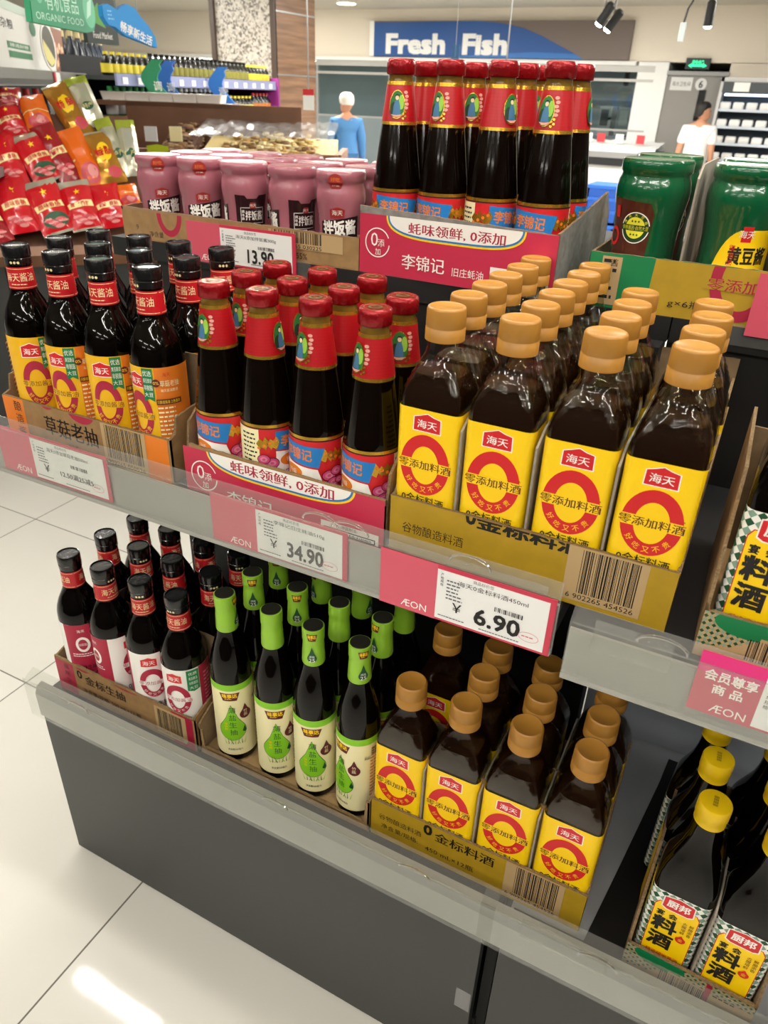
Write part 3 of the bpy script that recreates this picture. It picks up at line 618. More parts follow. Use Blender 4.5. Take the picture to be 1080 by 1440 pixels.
# --- shrink-wrapped jars
pink_film = mat('pink_shrink_film', 'a0606c', .26, bump=.3, bscale=45, coat=.5); green_film = mat('green_shrink_film', '08522f', .17, bump=.3, bscale=35, coat=.6)
dark_window = mat('dark_film_window', '2a161a', .25, coat=.4); bean_win = mat('bean_window', '4a1f14', .3, coat=.4)
def make_pink():
    t = empty('rice_sauce_jar')
    MB().lathe([(.030, 0), (.034, .004), (.0352, .012), (.0330, .030), (.0318, .050), (.0325, .072), (.0350, .090), (.0355, .100), (.0345, .110), (.0325, .117), (.0328, .121), (.0355, .1245), (.0356, .1345), (.0340, .1375), (.0310, .1370)], 40).build('jar_body', pink_film, t, ang=60)
    MB().lathe([(.0306, .1366), (.0285, .1368)], 32).build('lid_top', mat('lid_dark', '5a2630', .35), t)
    prof = lambda v: (.0318+(v-.05)*(.0325-.0318)/.022 if v < .072 else (.0325+(v-.072)*(.0350-.0325)/.018 if v < .09 else (.0352 if v < .108 else (.033 if v < .122 else .0357)))) if v >= .03 else .0335
    fn = lambda u, v, l: ((prof(v)+.0006+l)*math.sin(u/.0335), -(prof(v)+.0006+l)*math.cos(u/.0335), v)
    p = Print(); D = .0335*PI/180
    p.poly([(-50*D, .038), (50*D, .038), (50*D, .074), (-50*D, .064)], 0)
    p.text('拌饭酱', 0, .0560, .0215, WH+1, w=.050, bold=.03, rot=.07); seal2 = [(-.011, .0700), (.009, .0715), (.010, .0830), (0, .0870), (-.011, .0830)]
    p.poly([(a-3*D, b) for a, b in seal2], 3); p.text('海天', -.0025, .0785, .0078, 2, w=.015)
    p.text('番茄肉味', .004, .0435, .0042, 2); p.ring(22*D, .032, .007, .0075, .0028, .003, 3)
    PM = [dark_window, ink_k, ink_w, mat('badge_brick', '9c2b28', .4), orange]
    p.build('label', PM, t, fn, cu=.0025, cv=.004); p = Print()
    p.ell(-8*D, .1225, .0098, .0125, 3); p.text('好吃', -8*D, .1265, .006, 4, w=.012); p.text('拌饭', -8*D, .119, .005, 2)
    p.build('sticker', PM, t, fn, cu=.0025, cv=.004); p = Print()
    c = 120*D                                            # the window on the other face
    p.poly([(c-42*D, .026), (c+42*D, .026), (c+42*D, .090), (c+18*D, .089), (c+12*D, .084), (c-12*D, .084), (c-18*D, .089), (c-42*D, .090)], 0)
    p.rect(c-30*D, .045, c+32*D, .070, 2); p.rect(c-30*D+.0006, .0456, c+32*D-.0006, .0694, 0); p.text('拌饭酱', c+5*D, .0575, .015, 2, w=.027, bold=.015); p.rect(c-5*D, .069, c+9*D, .078, 3); p.text('海天', c+2*D, .0735, .005, 2)
    p.lines(c-16*D, .032, c+16*D, .044, 3, 2, 4); p.vtext('调味酱', c-24*D, .066, .0045, 2, .0056)
    p.build('side_label', PM, t, fn, cu=.0025, cv=.004)
    return t
def make_green_jar():
    t = empty('bean_paste_jar')
    MB().lathe([(.037, 0), (.0435, .005), (.0450, .016), (.0425, .040), (.0405, .070), (.0410, .095), (.0430, .115), (.0455, .132), (.0458, .142), (.0440, .152), (.0420, .157), (.0420, .160), (.0438, .1625), (.0440, .1735), (.0425, .1765), (.0395, .1755)], 48).build('jar_body', green_film, t, ang=60)
    MB().lathe([(.0390, .1752), (.037, .1754)], 40).build('lid_top', mat('lid_olive', '39402c', .35), t)
    def prof(v):
        P = [(0, .0435), (.016, .045), (.04, .0425), (.07, .0405), (.095, .041), (.115, .043), (.132, .0455), (.15, .0458)]
        for (a, r), (b_, q) in zip(P, P[1:]):
            if v <= b_: return r+(q-r)*(v-a)/(b_-a)
        return .0458
    fn = lambda u, v, l: ((prof(v)+.0006+l)*math.sin(u/.042), -(prof(v)+.0006+l)*math.cos(u/.042), v)
    p = Print(); D = .042*PI/180; c = -28*D
    p.poly([(c-40*D, .03), (c+30*D, .03), (c+32*D, .06), (c+36*D, .115), (c+28*D, .128), (c-10*D, .130), (c-40*D, .132)], 0)
    p.ell(c+8*D, .098, .0185, .019, 1); p.ell(c+8*D, .098, .0172, .0177, 2); p.ell(c+8*D, .098, .0125, .0130, 3); p.rect(c-18*D, .0945, c+34*D, .1015, 2); p.text('非转基因·自然大豆', c+8*D, .098, .0052, 3, w=.034)
    p.text('★★★', c+8*D, .106, .0035, 2); p.text('★★★', c+8*D, .090, .0035, 2); p.arc('海天大豆酱', c+8*D, .098, .015, .0154, .0038, 3, PI*.85, PI*.15)
    p.rect(c-34*D, .108, c-25*D, .122, 4); p.ring(c-34*D, .085, .009, .012, .003, .004, 4)
    GM = [bean_win, ink_w, mat('badge_forest', '123d22', .4), mat('badge_lemon', 'e6e23a', .4), red, yel, ink_k]
    p.build('window_label', GM, t, fn, cu=.003, cv=.005); p = Print()
    c = 150*D                                              # yellow roundel with the product name
    p.poly([(c-46*D+.0, .03)]+[(c-46*D+46*D*(1-math.cos(a)), .03+.078*math.sin(a)) for a in [PI/2*i/10 for i in range(1, 11)]]+[(c+60*D, .108), (c+60*D, .03)], 5)
    p.text('黄豆酱', c+14*D, .078, .020, 6, w=.048, bold=.03); p.rect(c-4*D, .094, c+12*D, .112, 4); p.text('海天', c+4*D, .103, .009, 1); p.vtext('零添加', c-14*D, .090, .007, 4, .0085)
    p.ring(c+10*D, .030, .024, .034, .007, .008, 4, .1, PI-.1)
    p.build('roundel_label', GM, t, fn, cu=.003, cv=.005)
    return t
# ---------------------------------------------------------------- placing the goods
def place(proto, used, x, y, z, label, cat, group, rz=0, scale=None):
    if not used: o = proto; used.append(1); o.location = (x, y, z); o.rotation_euler = (0, 0, rz)
    else: o = dup(proto, (x, y, z), rz)
    if scale: o.scale = scale if isinstance(scale, tuple) else (scale,)*3
    tag(o, label, cat, group); return o
ROWN = ['front', 'second', 'third', 'fourth', 'fifth', 'sixth']
COLN = ['first', 'second', 'third', 'fourth', 'fifth']
rj = random.Random(21)
J = lambda s: rj.uniform(-s, s)
rad = math.radians
# --- dark soy carton on the upper shelf
soyd = make_soy(True); soyd.name = 'dark_soy_bottle'; ud = []
xs = [-.5905, -.519, -.448, -.3735]
rots = [[43, 11, 21, -10], [20, -20, 190, 0], [210, 100, 10, 50]]
for j, yy in enumerate((.0, .069, .139)):
    for i, xx in enumerate(xs):
        place(soyd, ud, xx+J(.0015), yy+J(.0015), DECK_U+.0033, f'black dark soy bottle with yellow label, {COLN[i]} from the aisle end, {ROWN[j]} row, upper shelf', 'bottle', 'dark soy bottles in the kraft carton', rad(rots[j][i]))
t, w = carton('display_carton', 'kraft carton of dark soy bottles with black lettering on the upper shelf', None, -.632, -.334, -.037, .176, DECK_U, .060, [(0, .060), (.012, .064), (.016, .085), (.05, .09), (.213, .105)], .165, None, dividers=(-.555, -.483, -.411), dh=.148, dy0=.028, dback=(.071,))
p = Print(); p.rect(-w+.0005, .0005, w-.0005, .07, KB); p.rect(-w, 0, -w+.04, .07, OR); p.rect(w-.042, 0, w-.004, .07, OR); p.vtext('酿造酱', -w+.028, .056, .0145, K, .0185)
p.text('草菇老抽', -.024, .033, .027, K, w=.096, bold=.015); p.text('净含量', -.024, .010, .006, K); p.ell(-.0, .066, .024, .017, CR); p.ell(-.062, .068, .014, .012, CR)
barcode(p, .040, .012, .103, .058, '6902265 050526', 4, bg=KP)
clip_build(p, 'front_print', INK, t, on_front(0), .0595)
# --- oyster sauce carton on the upper shelf
def oyster_print(t, w, vmax, dv=0.0):
    p = Print()
    p.rect(-w+.0005, .0005, w-.0005, vmax, RO)
    def arch(hw, dep, m): p.poly([(-hw, .12+dv)]+[(-hw*abs(math.cos(PI*i/24))**.55*(1 if i <= 12 else -1), .080-dep*math.sin(PI*i/24)**.7+dv) for i in range(25)]+[(hw, .12+dv)], m)
    arch(.1025, .0310, YE); arch(.100, .0285, BL); arch(.0975, .026, CM-0 if False else WH)
    p.text('蚝味领鲜, 0添加', .004, .0640+dv, .0150, CR, w=.142, bold=.018)
    p.ring(-w+.030, .040+dv, .020, .020, .0016, .0016, WH, .4, 2*PI-.1); p.text('0', -w+.025, .044+dv, .018, WH); p.text('添', -w+.036, .040+dv, .0105, WH); p.text('加', -w+.031, .028+dv, .009, WH)
    p.text('李锦记', -.042, .0200+dv, .020, WH, w=.066, bold=.012); p.text('旧庄蚝油', .026, .0155+dv, .0115, WH, w=.046)
    p.rect(.058, -.01, w-.006, .029+dv, WH); p.text('-中国制造-', .095, .026+dv, .0045, K); p.rect(.062, .001, w-.010, .022+dv, K); p.rect(.0635, .0022, w-.0115, .0205+dv, WH); p.bars(.066, .003, w-.014, .0195+dv, K, 8)
    clip_build(p, 'front_print', INK, t, on_front(0), vmax, .0006)
rose_card = mat('rose_card', 'b9304c', .6)
oys = make_oyster(); uo = []
xo = [-.2765, -.2125, -.1440, -.0738]; ro = [[-10, 91, -18, -28], [-8, 60, -75, 22], [90, 150, -90, 0]]
for j, yy in enumerate((.0, .060, .122)):
    for i, xx in enumerate(xo):
        if j == 2 and i == 3: continue
        place(oys, uo, xx+J(.001), yy+J(.001), DECK_U+.0033, f'red-capped oyster sauce bottle in the lower pink carton, {ROWN[j]} row, {COLN[i]} from the dark soy', 'bottle', 'oyster sauce bottles on the upper shelf', rad(ro[j][i]))
t, w = carton('display_carton', 'pink oyster sauce carton on the upper shelf beside the dark soy carton', None, -.314, -.037, -.0365, .158, DECK_U, [(-.1385, .052), (-.132, .050), (-.128, .0635), (.1385, .0605)], [(0, .054), (.006, .050), (.012, .085), (.03, .1), (.195, .12)], .15, None)
oyster_print(t, w, .0595, -.0145)
# --- upper cooking wine cartons
wine = make_wine(); uw = []
XW = [.002, .0755, .1525, .2275]; PW = .0572
for i, n in enumerate((6, 6, 4, 4)):
    for j in range(n):
        place(wine, uw, XW[i]+J(.001)-(.003 if i > 1 and j > 2 else 0), j*PW+J(.0012)+(.004 if i in (1, 2) and j else 0), DECK_U+.0033, f'gold-capped cooking wine bottle, upper shelf, {ROWN[j]} row, {COLN[i]} column from the oyster sauce', 'bottle', 'cooking wine bottles on the upper shelf', J(.03))
ol_card = mat('olive_card', 'ad8b17', .6, noise=.15, nscale=30)
def wine_print(t, w, vmax, barv=0):
    p = Print()
    p.rect(-w+.0005, .0005, w-.0005, vmax, OL)
    if barv:
        p.text('谷物酿造料酒', -.104, .044, .0108, K, w=.064); p.text('净含量/规格:', -.104, .027, .0098, K, w=.056); p.text('450 mL×12瓶', -.030, .0225, .0105, K, w=.070)
        p.text('0', -.063, .0595, .018, K, bold=.03); p.text('金标料酒', -.011, .0545, .0185, K, w=.083, bold=.015)
    else:
        p.text('谷物酿造料酒', -.097, .034, .0125, K, w=.070)
        p.text('0', -.056, .067, .016, K, bold=.03); p.text('金标料酒', .006, .0645, .016, K, w=.110, bold=.03)
    p.rect(.046, .006, .122, vmax, KP); p.bars(.060, .016, .116, vmax-.002, K, 6, 30); p.text('6 902265 454526', .083, .0115, .0058, K, w=.066)
    clip_build(p, 'front_print', INK, t, on_front(0), vmax, .0006)
side_w = [(0, .066), (.008, .068), (.02, .085), (.045, .105), (.05, .15), (.19, .165)]
t, w = carton('display_carton', 'olive yellow carton of cooking wine in front on the upper shelf', None, -.0325, .2630, -.0335, .148, DECK_U, .068, side_w, .12, None, dividers=(.0385, .114, .190), dh=.168)
wine_print(t, w, .0675)
t, w = carton('display_carton', 'second cooking wine carton pushed behind the olive front one', None, -.0325, .2600, .1495, .318, DECK_U, .06, [(0, .06), (.02, .085), (.168, .15)], .172, None, dividers=(.0385, .114), dh=.15)
# --- light soy carton, lower shelf
soyl = make_soy(False); soyl.name = 'light_soy_bottle'; ul = []
rl = [[148, 92, 42, 16], [130, 70, 170, 60], [150, 110, 120, 45]]
for j, yy in enumerate((-.0135, .056, .122)):
    for i, xx in enumerate((-.597, -.5255, -.4535, -.382)):
        place(soyl, ul, xx+J(.0015)+.005*j, yy+J(.0015), DECK_L+.0033, f'light soy bottle with white and crimson label, {COLN[i]} from the aisle end, {ROWN[j]} row', 'bottle', 'light soy bottles on the lower shelf', rad(rl[j][i]), 1.05)
t, w = carton('display_carton', 'brown and crimson light soy carton at the aisle end of the lower shelf', None, -.639, -.341, -.0505, .162, DECK_L, [(-.149, .072), (.149, .068)], [(0, .07), (.02, .076), (.06, .085), (.2125, .10)], .15, None, dividers=(-.561, -.4895, -.418), dh=.175, dy0=.030, dm=mat('divider_dark', '4a3f34', .8), dback=(.073,))
p = Print(); p.rect(-w+.0005, .0005, w-.0005, .08, KB); p.rect(-w, 0, -w+.042, .08, CR); p.rect(w-.046, 0, w-.004, .08, CR); p.vtext('鲜味生抽', -w+.026, .064, .0115, MA, .015)
p.rect(w-.0785, .012, w-.018, .064, KP)
p.text('0', -.094, .0535, .0165, K, bold=.02); p.text('金标生抽', -.038, .0480, .0195, K, w=.088, bold=.01); p.text('净含量/规格: 500 mL×12 瓶', -.028, .0210, .0100, K, w=.128)
barcode(p, w-.0745, .020, w-.026, .060, '6902265 500520', 12); p.ell(-.085, .072, .02, .008, CR); p.ell(.01, .074, .04, .009, CR)
clip_build(p, 'front_print', INK, t, on_front(0), .0675)
# --- green sleeved soy carton, lower shelf
grn = make_green(); ug = []
rg = [[33, 36, 26, -17], [-60, 5, 80, 40], [-20, 15, 60, 30]]
for j, yy in enumerate((-.0105, .0500, .111)):
    for i, xx in enumerate((-.293, -.216, -.1475, -.0785)):
        gb = place(grn, ug, xx+J(.001)+.003*j, yy+J(.001), DECK_L+.0033, f'reduced-salt soy bottle in lime green sleeve, {COLN[i]} from the crimson carton, {ROWN[j]} row', 'bottle', 'lime sleeved soy bottles on the lower shelf', rad(rg[j][i]), 1.0)
        for ch in gb.children:
            if ch.name.startswith('cap_sleeve'): ch.rotation_euler = (0, 0, rad(((68, 180, -5, 60), (90, 20, 170, -60), (40, -40, 10, 80))[j][i]))
t, w = carton('display_carton', 'low plain kraft tray of lime sleeved soy bottles on the lower shelf', None, -.338, -.0385, -.0465, .150, DECK_L, [(-.150, .052), (-.1435, .050), (-.1405, .016), (.141, .016), (.1435, .058), (.150, .062)], [(0, .06), (.03, .075), (.1, .085), (.1965, .10)], .13, [mat('kraft_low', 'a98a5e', .8, noise=.2)])
p = Print(); p.rect(-w+.002, .0005, w-.002, .0155, KB); p.lines(-.118, .0070, .02, .0112, 1, K, 21, .3); p.rect(-.135, .0130, .118, .0142, K)
clip_build(p, 'front_print', INK, t, on_front(0), .0155)
# --- lower cooking wine carton
for i, (xx, rows) in enumerate(((-.002, (0, 2)), (.0715, (0, 1, 2)), (.1475, (0, 1, 2)), (.2235, (0, 1, 2)))):
    for j in rows:
        place(wine, uw, xx+J(.001)+(-.006 if (i, j) == (2, 2) else 0), -.012+j*.0590+J(.001), DECK_L+.0033, f'gold-capped cooking wine bottle, lower shelf, {ROWN[j]} row, {COLN[i]} column from the lime sleeved bottles', 'bottle', 'cooking wine bottles on the lower shelf', J(.03), 1.03)
t, w = carton('display_carton', 'olive yellow carton of cooking wine on the lower shelf', None, -.0365, .2610, -.0455, .140, DECK_L, .071, [(0, .069), (.008, .071), (.02, .088), (.045, .108), (.05, .14), (.186, .16)], .12, None, dividers=(.0345, .1095, .1855), dh=.172, dback=(.018, .077))
wine_print(t, w, .0705, 1)
# --- checked cooking wine, lower and upper shelf of the second unit
chk = make_check(); uc = []
for n, (x, y, r, lb) in enumerate(((.3555, -.026, -2, 'front bottle nearest the gap, lower shelf'), (.352, .040, 2, 'second bottle back from the gap, lower shelf'), (.349, .103, -6, 'rearmost bottle along the gap, lower shelf'),
                      (.4235, -.032, -3, 'front bottle cut by the picture edge, lower shelf'), (.4205, .036, 3, 'second row at the picture edge, lower shelf'), (.4175, .102, 0, 'rear row at the picture edge, lower shelf'))):
    place(chk, uc, x, y, DECK_L+.0033, 'yellow-capped wine bottle, checked label, '+lb, 'bottle', 'green-checked wine bottles on the lower shelf', rad(r))
for n, (x, y, r, lb) in enumerate(((.3305, -.012, -4, 'front of the upper shelf by the gap'), (.334, .055, 4, 'second row of the upper shelf by the gap'))):
    place(chk, uc, x, y, DECK_U+.0033, 'checked-label wine bottle, shoulder just in view, '+lb, 'bottle', 'green-checked wine bottles on the upper shelf', rad(r))
def check_carton(x0, x1, y0, y1, z, label, rz, dv):
    t, w = carton('display_carton', label, None, x0, x1, y0, y1, z, [(-(x1-x0)/2, .060), (-(x1-x0)/2+.004, .050), ((x1-x0)/2, .052)], [(0, .058), (.02, .10), (.04, .13), (.06, .165), (y1-y0, .17)], .15, None, dividers=dv, dh=.165, rz=rz)
    p = Print(); q = Print(); checks(p, -w+.0005, .0005, w-.0005, .06, .0042, KP, DG)
    p.poly([(-w+.0005, 0), (w, 0), (w, .026), (-w+.05, .033), (-w+.028, .018), (-w+.0005, .012)], KP); p.ell(-w+.038, .044, .028, .013, GR)
    p.poly([(-w+.045, .005), (w, .005), (w, .036), (-w+.05, .036)], KP); p.bars(-w+.042, .010, -w+.092, .033, K, 5, 28); p.text('6 902902 002415', -w+.062, .0055, .0058, K, w=.066)
    p.rect(w-.052, .002, w-.046, .05, CR); p.lines(w-.043, .03, w-.01, .036, 1, K, 3)
    clip_build(p, 'front_print', INK, t, on_front(0), .0495)
check_carton(.316, .458, -.066, .135, DECK_L, 'torn green-checked wine carton on the lower shelf of the further unit', rad(-3), (.3885,))
check_carton(.290, .435, -.050, .160, DECK_U, 'green-checked carton at the edge of the upper shelf', rad(1), (.3665,))
# --- the top tier: pink jars, oyster sauce, green jars
pj = make_pink(); up = []; PS = 1.0
rp = [[48, 45, -68, -55, 25], [40, 160, 20, 90, 10], [0, 100, 200, 50, 160]]
for j in range(3):
    for i in range(5):
        place(pj, up, -.668+.0866*i+J(.001), .356+.083*j+J(.001), DECK_T+.0033, f'pink-wrapped rice sauce jar in the top tier tray, {ROWN[j]} row, {COLN[i]} from the snack bags', 'jar', 'pink rice sauce jars on the top tier', rad(rp[j][i]), (1.03, 1.03, .915))
pk_card = mat('kraft_pinkish', '9c7a5c', .8, noise=.2, nscale=40)
t, w = carton('display_carton', 'brown tray of pink rice sauce jars on the top tier', None, -.722, -.268, .3155, .565, DECK_T, [(-.227, .050), (.227, .046)], [(0, .05), (.25, .055)], .05, [pk_card])
p = Print(); p.rect(-w+.0005, .0005, w-.0005, .05, KB); p.ring(-.125, .045, .026, .034, .009, .010, CR); p.rect(-.200, .002, .22, .0022, K); p.text('9', -.195, .020, .008, K); p.text('净含量', -.155, .012, .009, K, w=.030); p.text('≥55%', .125, .010, .0085, K)
p.rect(.07, .020, .200, .044, KP); p.bars(.075, .028, .165, .044, K, 4); p.text('6 902265 030225', .125, .0235, .0055, K, w=.078)
clip_build(p, 'front_print', INK, t, on_front(0), .0455)
TO = empty('top_anchor'); bpy.data.objects.remove(TO)
psi = -.045; ox, oy, sc = -.2300, .353, 1.055
ro2 = [[16, -18, 59, -14], [150, 22, 160, 90], [60, 10, 0, 100]]
for j in range(3):
    for i in range(4):
        if j == 2 and i == 3: continue
        a, b = i*.0680*sc, j*.070*sc
        place(oys, uo, ox+a*math.cos(psi)-b*math.sin(psi), oy+a*math.sin(psi)+b*math.cos(psi), DECK_T+.0033, f'red-capped oyster sauce bottle standing on the top tier, {ROWN[j]} row, {COLN[i]} from the pink jars', 'bottle', 'oyster sauce bottles on the top tier', rad(ro2[j][i]), sc)
w0 = .1455; cx, cy = ox+.102*sc, oy-.037*sc
t, w = carton('display_carton', 'pink oyster sauce carton standing on the top tier between the jars', None, cx-w0, cx+w0, cy+.102*sc*math.sin(psi), cy+.225+.102*sc*math.sin(psi), DECK_T, [(-w0, .090), (w0, .081)], [(0, .083), (.03, .086), (.2, .115), (.225, .085)], .08, [mat('grey_side_card', '8f8b86', .8, noise=.35, nscale=90)], inner=mat('grey_print_card', '9a9690', .8, noise=.3, nscale=120), rz=psi)
oyster_print(t, w, .0805, .0035)
gj = make_green_jar(); uj = []
for n, (x, y, r, lb) in enumerate(((.1135, .362, 10, 'front row next to the oyster sauce carton'), (.2185, .362, -135, 'front row with the yellow roundel showing'), (.112, .458, 60, 'second row behind the brown windowed one'), (.218, .460, 120, 'second row behind the yellow roundel jar'))):
    place(gj, uj, x, y, DECK_T+.0033, 'green-wrapped bean paste jar on the top tier, '+lb, 'jar', 'green bean paste jars on the top tier', rad(r), .945)
g_card = mat('carton_green', '0a7345', .6)
t, w = carton('display_carton', 'green and olive carton of bean paste jars on the top tier', None, .061, .385, .3155, .510, DECK_T, .0655, [(0, .065), (.195, .068)], .06, [g_card], dividers=(.1665, .2715), dh=.168)
p = Print(); p.rect(-w+.0005, .0005, w-.0005, .07, GR); p.rect(-w+.085, 0, w, .07, OL); p.poly([(-w+.085, 0), (-w+.098, .07), (-w+.079, .07), (-w+.076, 0)], OL); p.rect(-w+.016, .004, -w+.040, .062, KP); p.lines(-w+.018, .006, -w+.038, .06, 5, K, 3); p.text('酱', -w+.031, .055, .009, K)
p.ring(.018, .052, .036, .048, .012, .013, CR); p.rect(-.024, .0385, .060, .0515, OL); p.text('零添加酱', .018, .045, .0145, CR, w=.076, bold=.01); p.text('g×6瓶', -.040, .0165, .0105, K, w=.040)
clip_build(p, 'front_print', INK, t, on_front(0), .065)
# ---------------------------------------------------------------- price tickets
tk_pink = mat('ticket_rose', 'cf5468', .35); tk_w = mat('ticket_white', 'e8e8e6', .35); tk_edge = mat('ticket_edge', 'c8364f', .35); tk_mag = mat('ticket_magenta', 'e0277d', .35); ink_g = mat('ink_grey', '55555a', .5)
TK = [tk_pink, tk_w, tk_edge, ink_k, ink_w, tk_mag, ink_g]
def ticket(name, label, x, y, z, h, L, name_t, price, extra=None, small=False, member=False, rz=0):
    """x,z = lower near corner; L = length."""
    t = tag(empty(name, (x, y, z), rz), label, 'price tag')
    MB().box(0, -.0004, 0, L, .0004, h).build('card', tk_edge, t, smooth=False)
    p = Print(); lw = .066 if not member else .054
    p.rect(.0008, .0012, L-.0008, h-.0012, 2); p.rect(0, 0, lw, h, 0 if not member else 0)
    if member:
        p.rect(0, h*.68, lw, h, 5); p.text('会员尊享', lw*.53, h*.66, .0115, 4, w=lw*.80, bold=.02); p.text('商 品', lw*.53, h*.45, .0105, 4, w=lw*.46, bold=.02)
    p.text('ÆON', lw*.62, h*.13, .0088, 4, w=.030)
    p.rect(lw, .003, L-.006, h-.0045, 1)
    if not member:
        c = lw+(L-lw)*.50
        p.text('商品标价签', c-.012, h-.0080, .0042, 6); p.text(name_t, c-.002, h-.0150, .0062, 3, w=min(.075, .0062*len(name_t)))
        p.vtext('产地规格', lw+.0055, h-.008, .0034, 3, .0042); p.lines(lw+.011, h*.42, lw+.030, h-.014, 6, 6, 4)
        p.bars(c+.002, h*.50, c+.032, h*.58, 3, 5, 22); p.text('￥', lw+.024, h*.33, .0115, 3, bold=.012)
        p.text(price, c+.006 if not extra else c+.010, h*.31, .0195 if not extra else .0092, 3, w=.048 if not extra else .060, bold=.022 if not extra else .01)
        p.lines(lw+.004, .0060, lw+.034, .0092, 1, 6, 2); p.lines(c-.012, .0050, c+.035, .0080, 1, 6, 6); p.ring(L-.022, h*.24, .0105, .0058, .0004, .0004, 0); p.lines(L-.029, h*.21, L-.015, h*.26, 1, 0, 5)
    else:
        p.vtext('产地规格', lw+.006, h-.02, .0045, 3, .0055)
    p.build('ticket_print', TK, t, on_front(-.0004), smooth=False)
    return t
Z0 = .826
ticket('price_ticket', 'rose and white price ticket under the dark soy carton, marked 12.50', -.628, -.0600, Z0+.003, .066, .205, '海天0添加草菇老抽500ml', '12.50满25减5', extra=1)
ticket('price_ticket', 'rose and white price ticket reading 34.90 under the oyster sauce', -.2575, -.0600, Z0, .066, .188, '李锦记旧庄蚝油510g', '34.90')
ticket('price_ticket', 'rose and white price ticket reading 6.90 under the cooking wine', -.0245, -.0670, Z0-.002, .069, .190, '海天0金标料酒450ml', '6.90')
ticket('member_ticket', 'magenta member ticket on the rail at the picture edge', .2975, -.0765, .829, .067, .19, '', '', member=True)
ticket('price_ticket', 'rose and white price ticket marked 13.9 before the pink jars', -.574, .303, 1.063, .060, .205, '海天0添加拌饭酱300g', '13.90')
ticket('price_ticket', 'crimson price ticket before the green jar carton', .256, .303, 1.074, .071, .19, '海天0添加黄豆酱', '15.90')
for X0, X1, lb in ((-.60, -.345, 0), (.24, .47, 1)):
    MB().box(X0, .3055, 1.060, X1, .3065, 1.085).build('ticket_holder', plastic, bay1 if not lb else bay2, smooth=False)
# ---------------------------------------------------------------- beyond the gondola
FWD = Vector((-math.sin(YAW), math.cos(YAW), 0)); RGT = Vector((math.cos(YAW), math.sin(YAW), 0)); UP = Vector((0, 0, 1))
def bg(px, py, d):                         # a point of the upright plane standing d metres in front of the camera
    r = _fw + _r*((px-540)/FPX) - _u*((py-720)/FPX)
    return CAM + r*(d/r.dot(FWD))
def slab(A, B, z0, z1, thick=.02, m=None):   # an upright board between two ground points, going back by thick
    A = Vector((A.x, A.y, 0)); B = Vector((B.x, B.y, 0)); n = Vector((-(B-A).y, (B-A).x, 0)).normalized()*thick
    return [A+UP*z0, B+UP*z0, B+n+UP*z0, A+n+UP*z0, A+UP*z1, B+UP*z1, B+n+UP*z1, A+n+UP*z1]
# --- fish counter sign
b0, b1 = at(519, 78, YW-.07), at(884, 78, YW-.07)
SX0, SX1, SZ0, SZ1 = b0.x, b1.x, 1.715, 2.105
t = tag(empty('shop_sign', ((SX0+SX1)/2, YW-.06, SZ0)), 'long blue and brown counter sign reading Fresh Fish', 'sign')
L = SX1-SX0; H = SZ1-SZ0
MB().box(-L/2, 0, 0, L/2, .06, H).build('board', mat('sign_taupe', '6f625a', .5), t, smooth=False)
p = Print(); bx = lambda px: (px-519)/(884-519)*L-L/2
p.rect(-L/2, 0, bx(526), H, 1)
p.poly([(bx(526), 0), (bx(828), 0), (bx(815), H*.15), (bx(795), H*.35), (bx(770), H*.60), (bx(745), H*.80), (bx(715), H*.93), (bx(680), H*.99), (bx(526), H*.96)], 0)
p.poly([(bx(640), 0), (bx(828), 0), (bx(816), H*.14), (bx(760), H*.17), (bx(700), H*.10)], 2)
p.text('Fresh  Fish', (bx(547)+bx(723))/2, H*.36, H*.52, 1, w=bx(723)-bx(547), bold=.045)
p.build('sign_print', [mat('sign_blue', '1c4f92', .45), white_m, mat('sign_light_blue', '2f6fb5', .45)], t, on_front(0, .004), smooth=False)
# --- the glazed fish counter
wx0, wx1 = at(444, 100, YW).x, at(921, 100, YW).x
t = tag(empty('counter_screen', ((wx0+wx1)/2, YW+.02, 0)), 'steel framed glass screen of the fish counter under the sign', 'window')
w = (wx1-wx0)/2; b = MB()
for z0, z1 in ((.98, 1.0), (1.50, 1.53), (1.60, 1.665)): b.box(-w, -.02, z0, w, .02, z1)
for k in range(5): X = -w+.02+k*(2*w-.04)/4; b.box(X-.012, -.018, .0, X+.012, .018, 1.65)
b.build('screen_frame', mat('frame_grey', 'b0aea8', .4, .4), t, smooth=False)
MB().box(-w, .003, 1.0, w, .009, 1.60).build('glass', clear_mat('screen_glass', 'dfe6e6', .03, .06, .6), t, smooth=False)
c0, c1 = at(560, 200, 8.7).x, at(922, 200, 8.7).x
t = tag(empty('fish_counter', ((c0+c1)/2, 8.7, 0)), 'white ice topped fish counter with dark front', 'counter'); w = (c1-c0)/2
MB().box(-w, .04, 0, w, .75, .66).build('counter_front', mat('counter_white', 'd6d6d2', .4), t, smooth=False)
MB().box(-w, 0, .66, w, .75, .74).build('dark_band', black_m, t, smooth=False); MB().box(-w-.01, -.01, .74, w+.01, .76, .80).build('counter_rim', steel, t, smooth=False)
rr_ = random.Random(5); b = MB(); n = 40
R = [[(-w+2*w*i/n, .02+.70*j/8, .80+(.015+.08*j/8+rr_.uniform(0, .02) if 0 < j < 8 else 0)) for i in range(n+1)] for j in range(9)]
for j in range(8):
    for i in range(n): k = len(b.v); b.v += [R[j][i], R[j][i+1], R[j+1][i+1], R[j+1][i]]; b.f.append([k, k+1, k+2, k+3]); b.m.append(0)
o = b.build('crushed_ice', mat('crushed_ice', 'f2f4f4', .5, bump=.5, bscale=30), None, ((c0+c1)/2, 8.7, 0), recalc=False); tag(o, 'bed of crushed ice spread on the fish counter', 'ice', kind='stuff')
pc_r = mat('card_red', 'd03a40', .5)
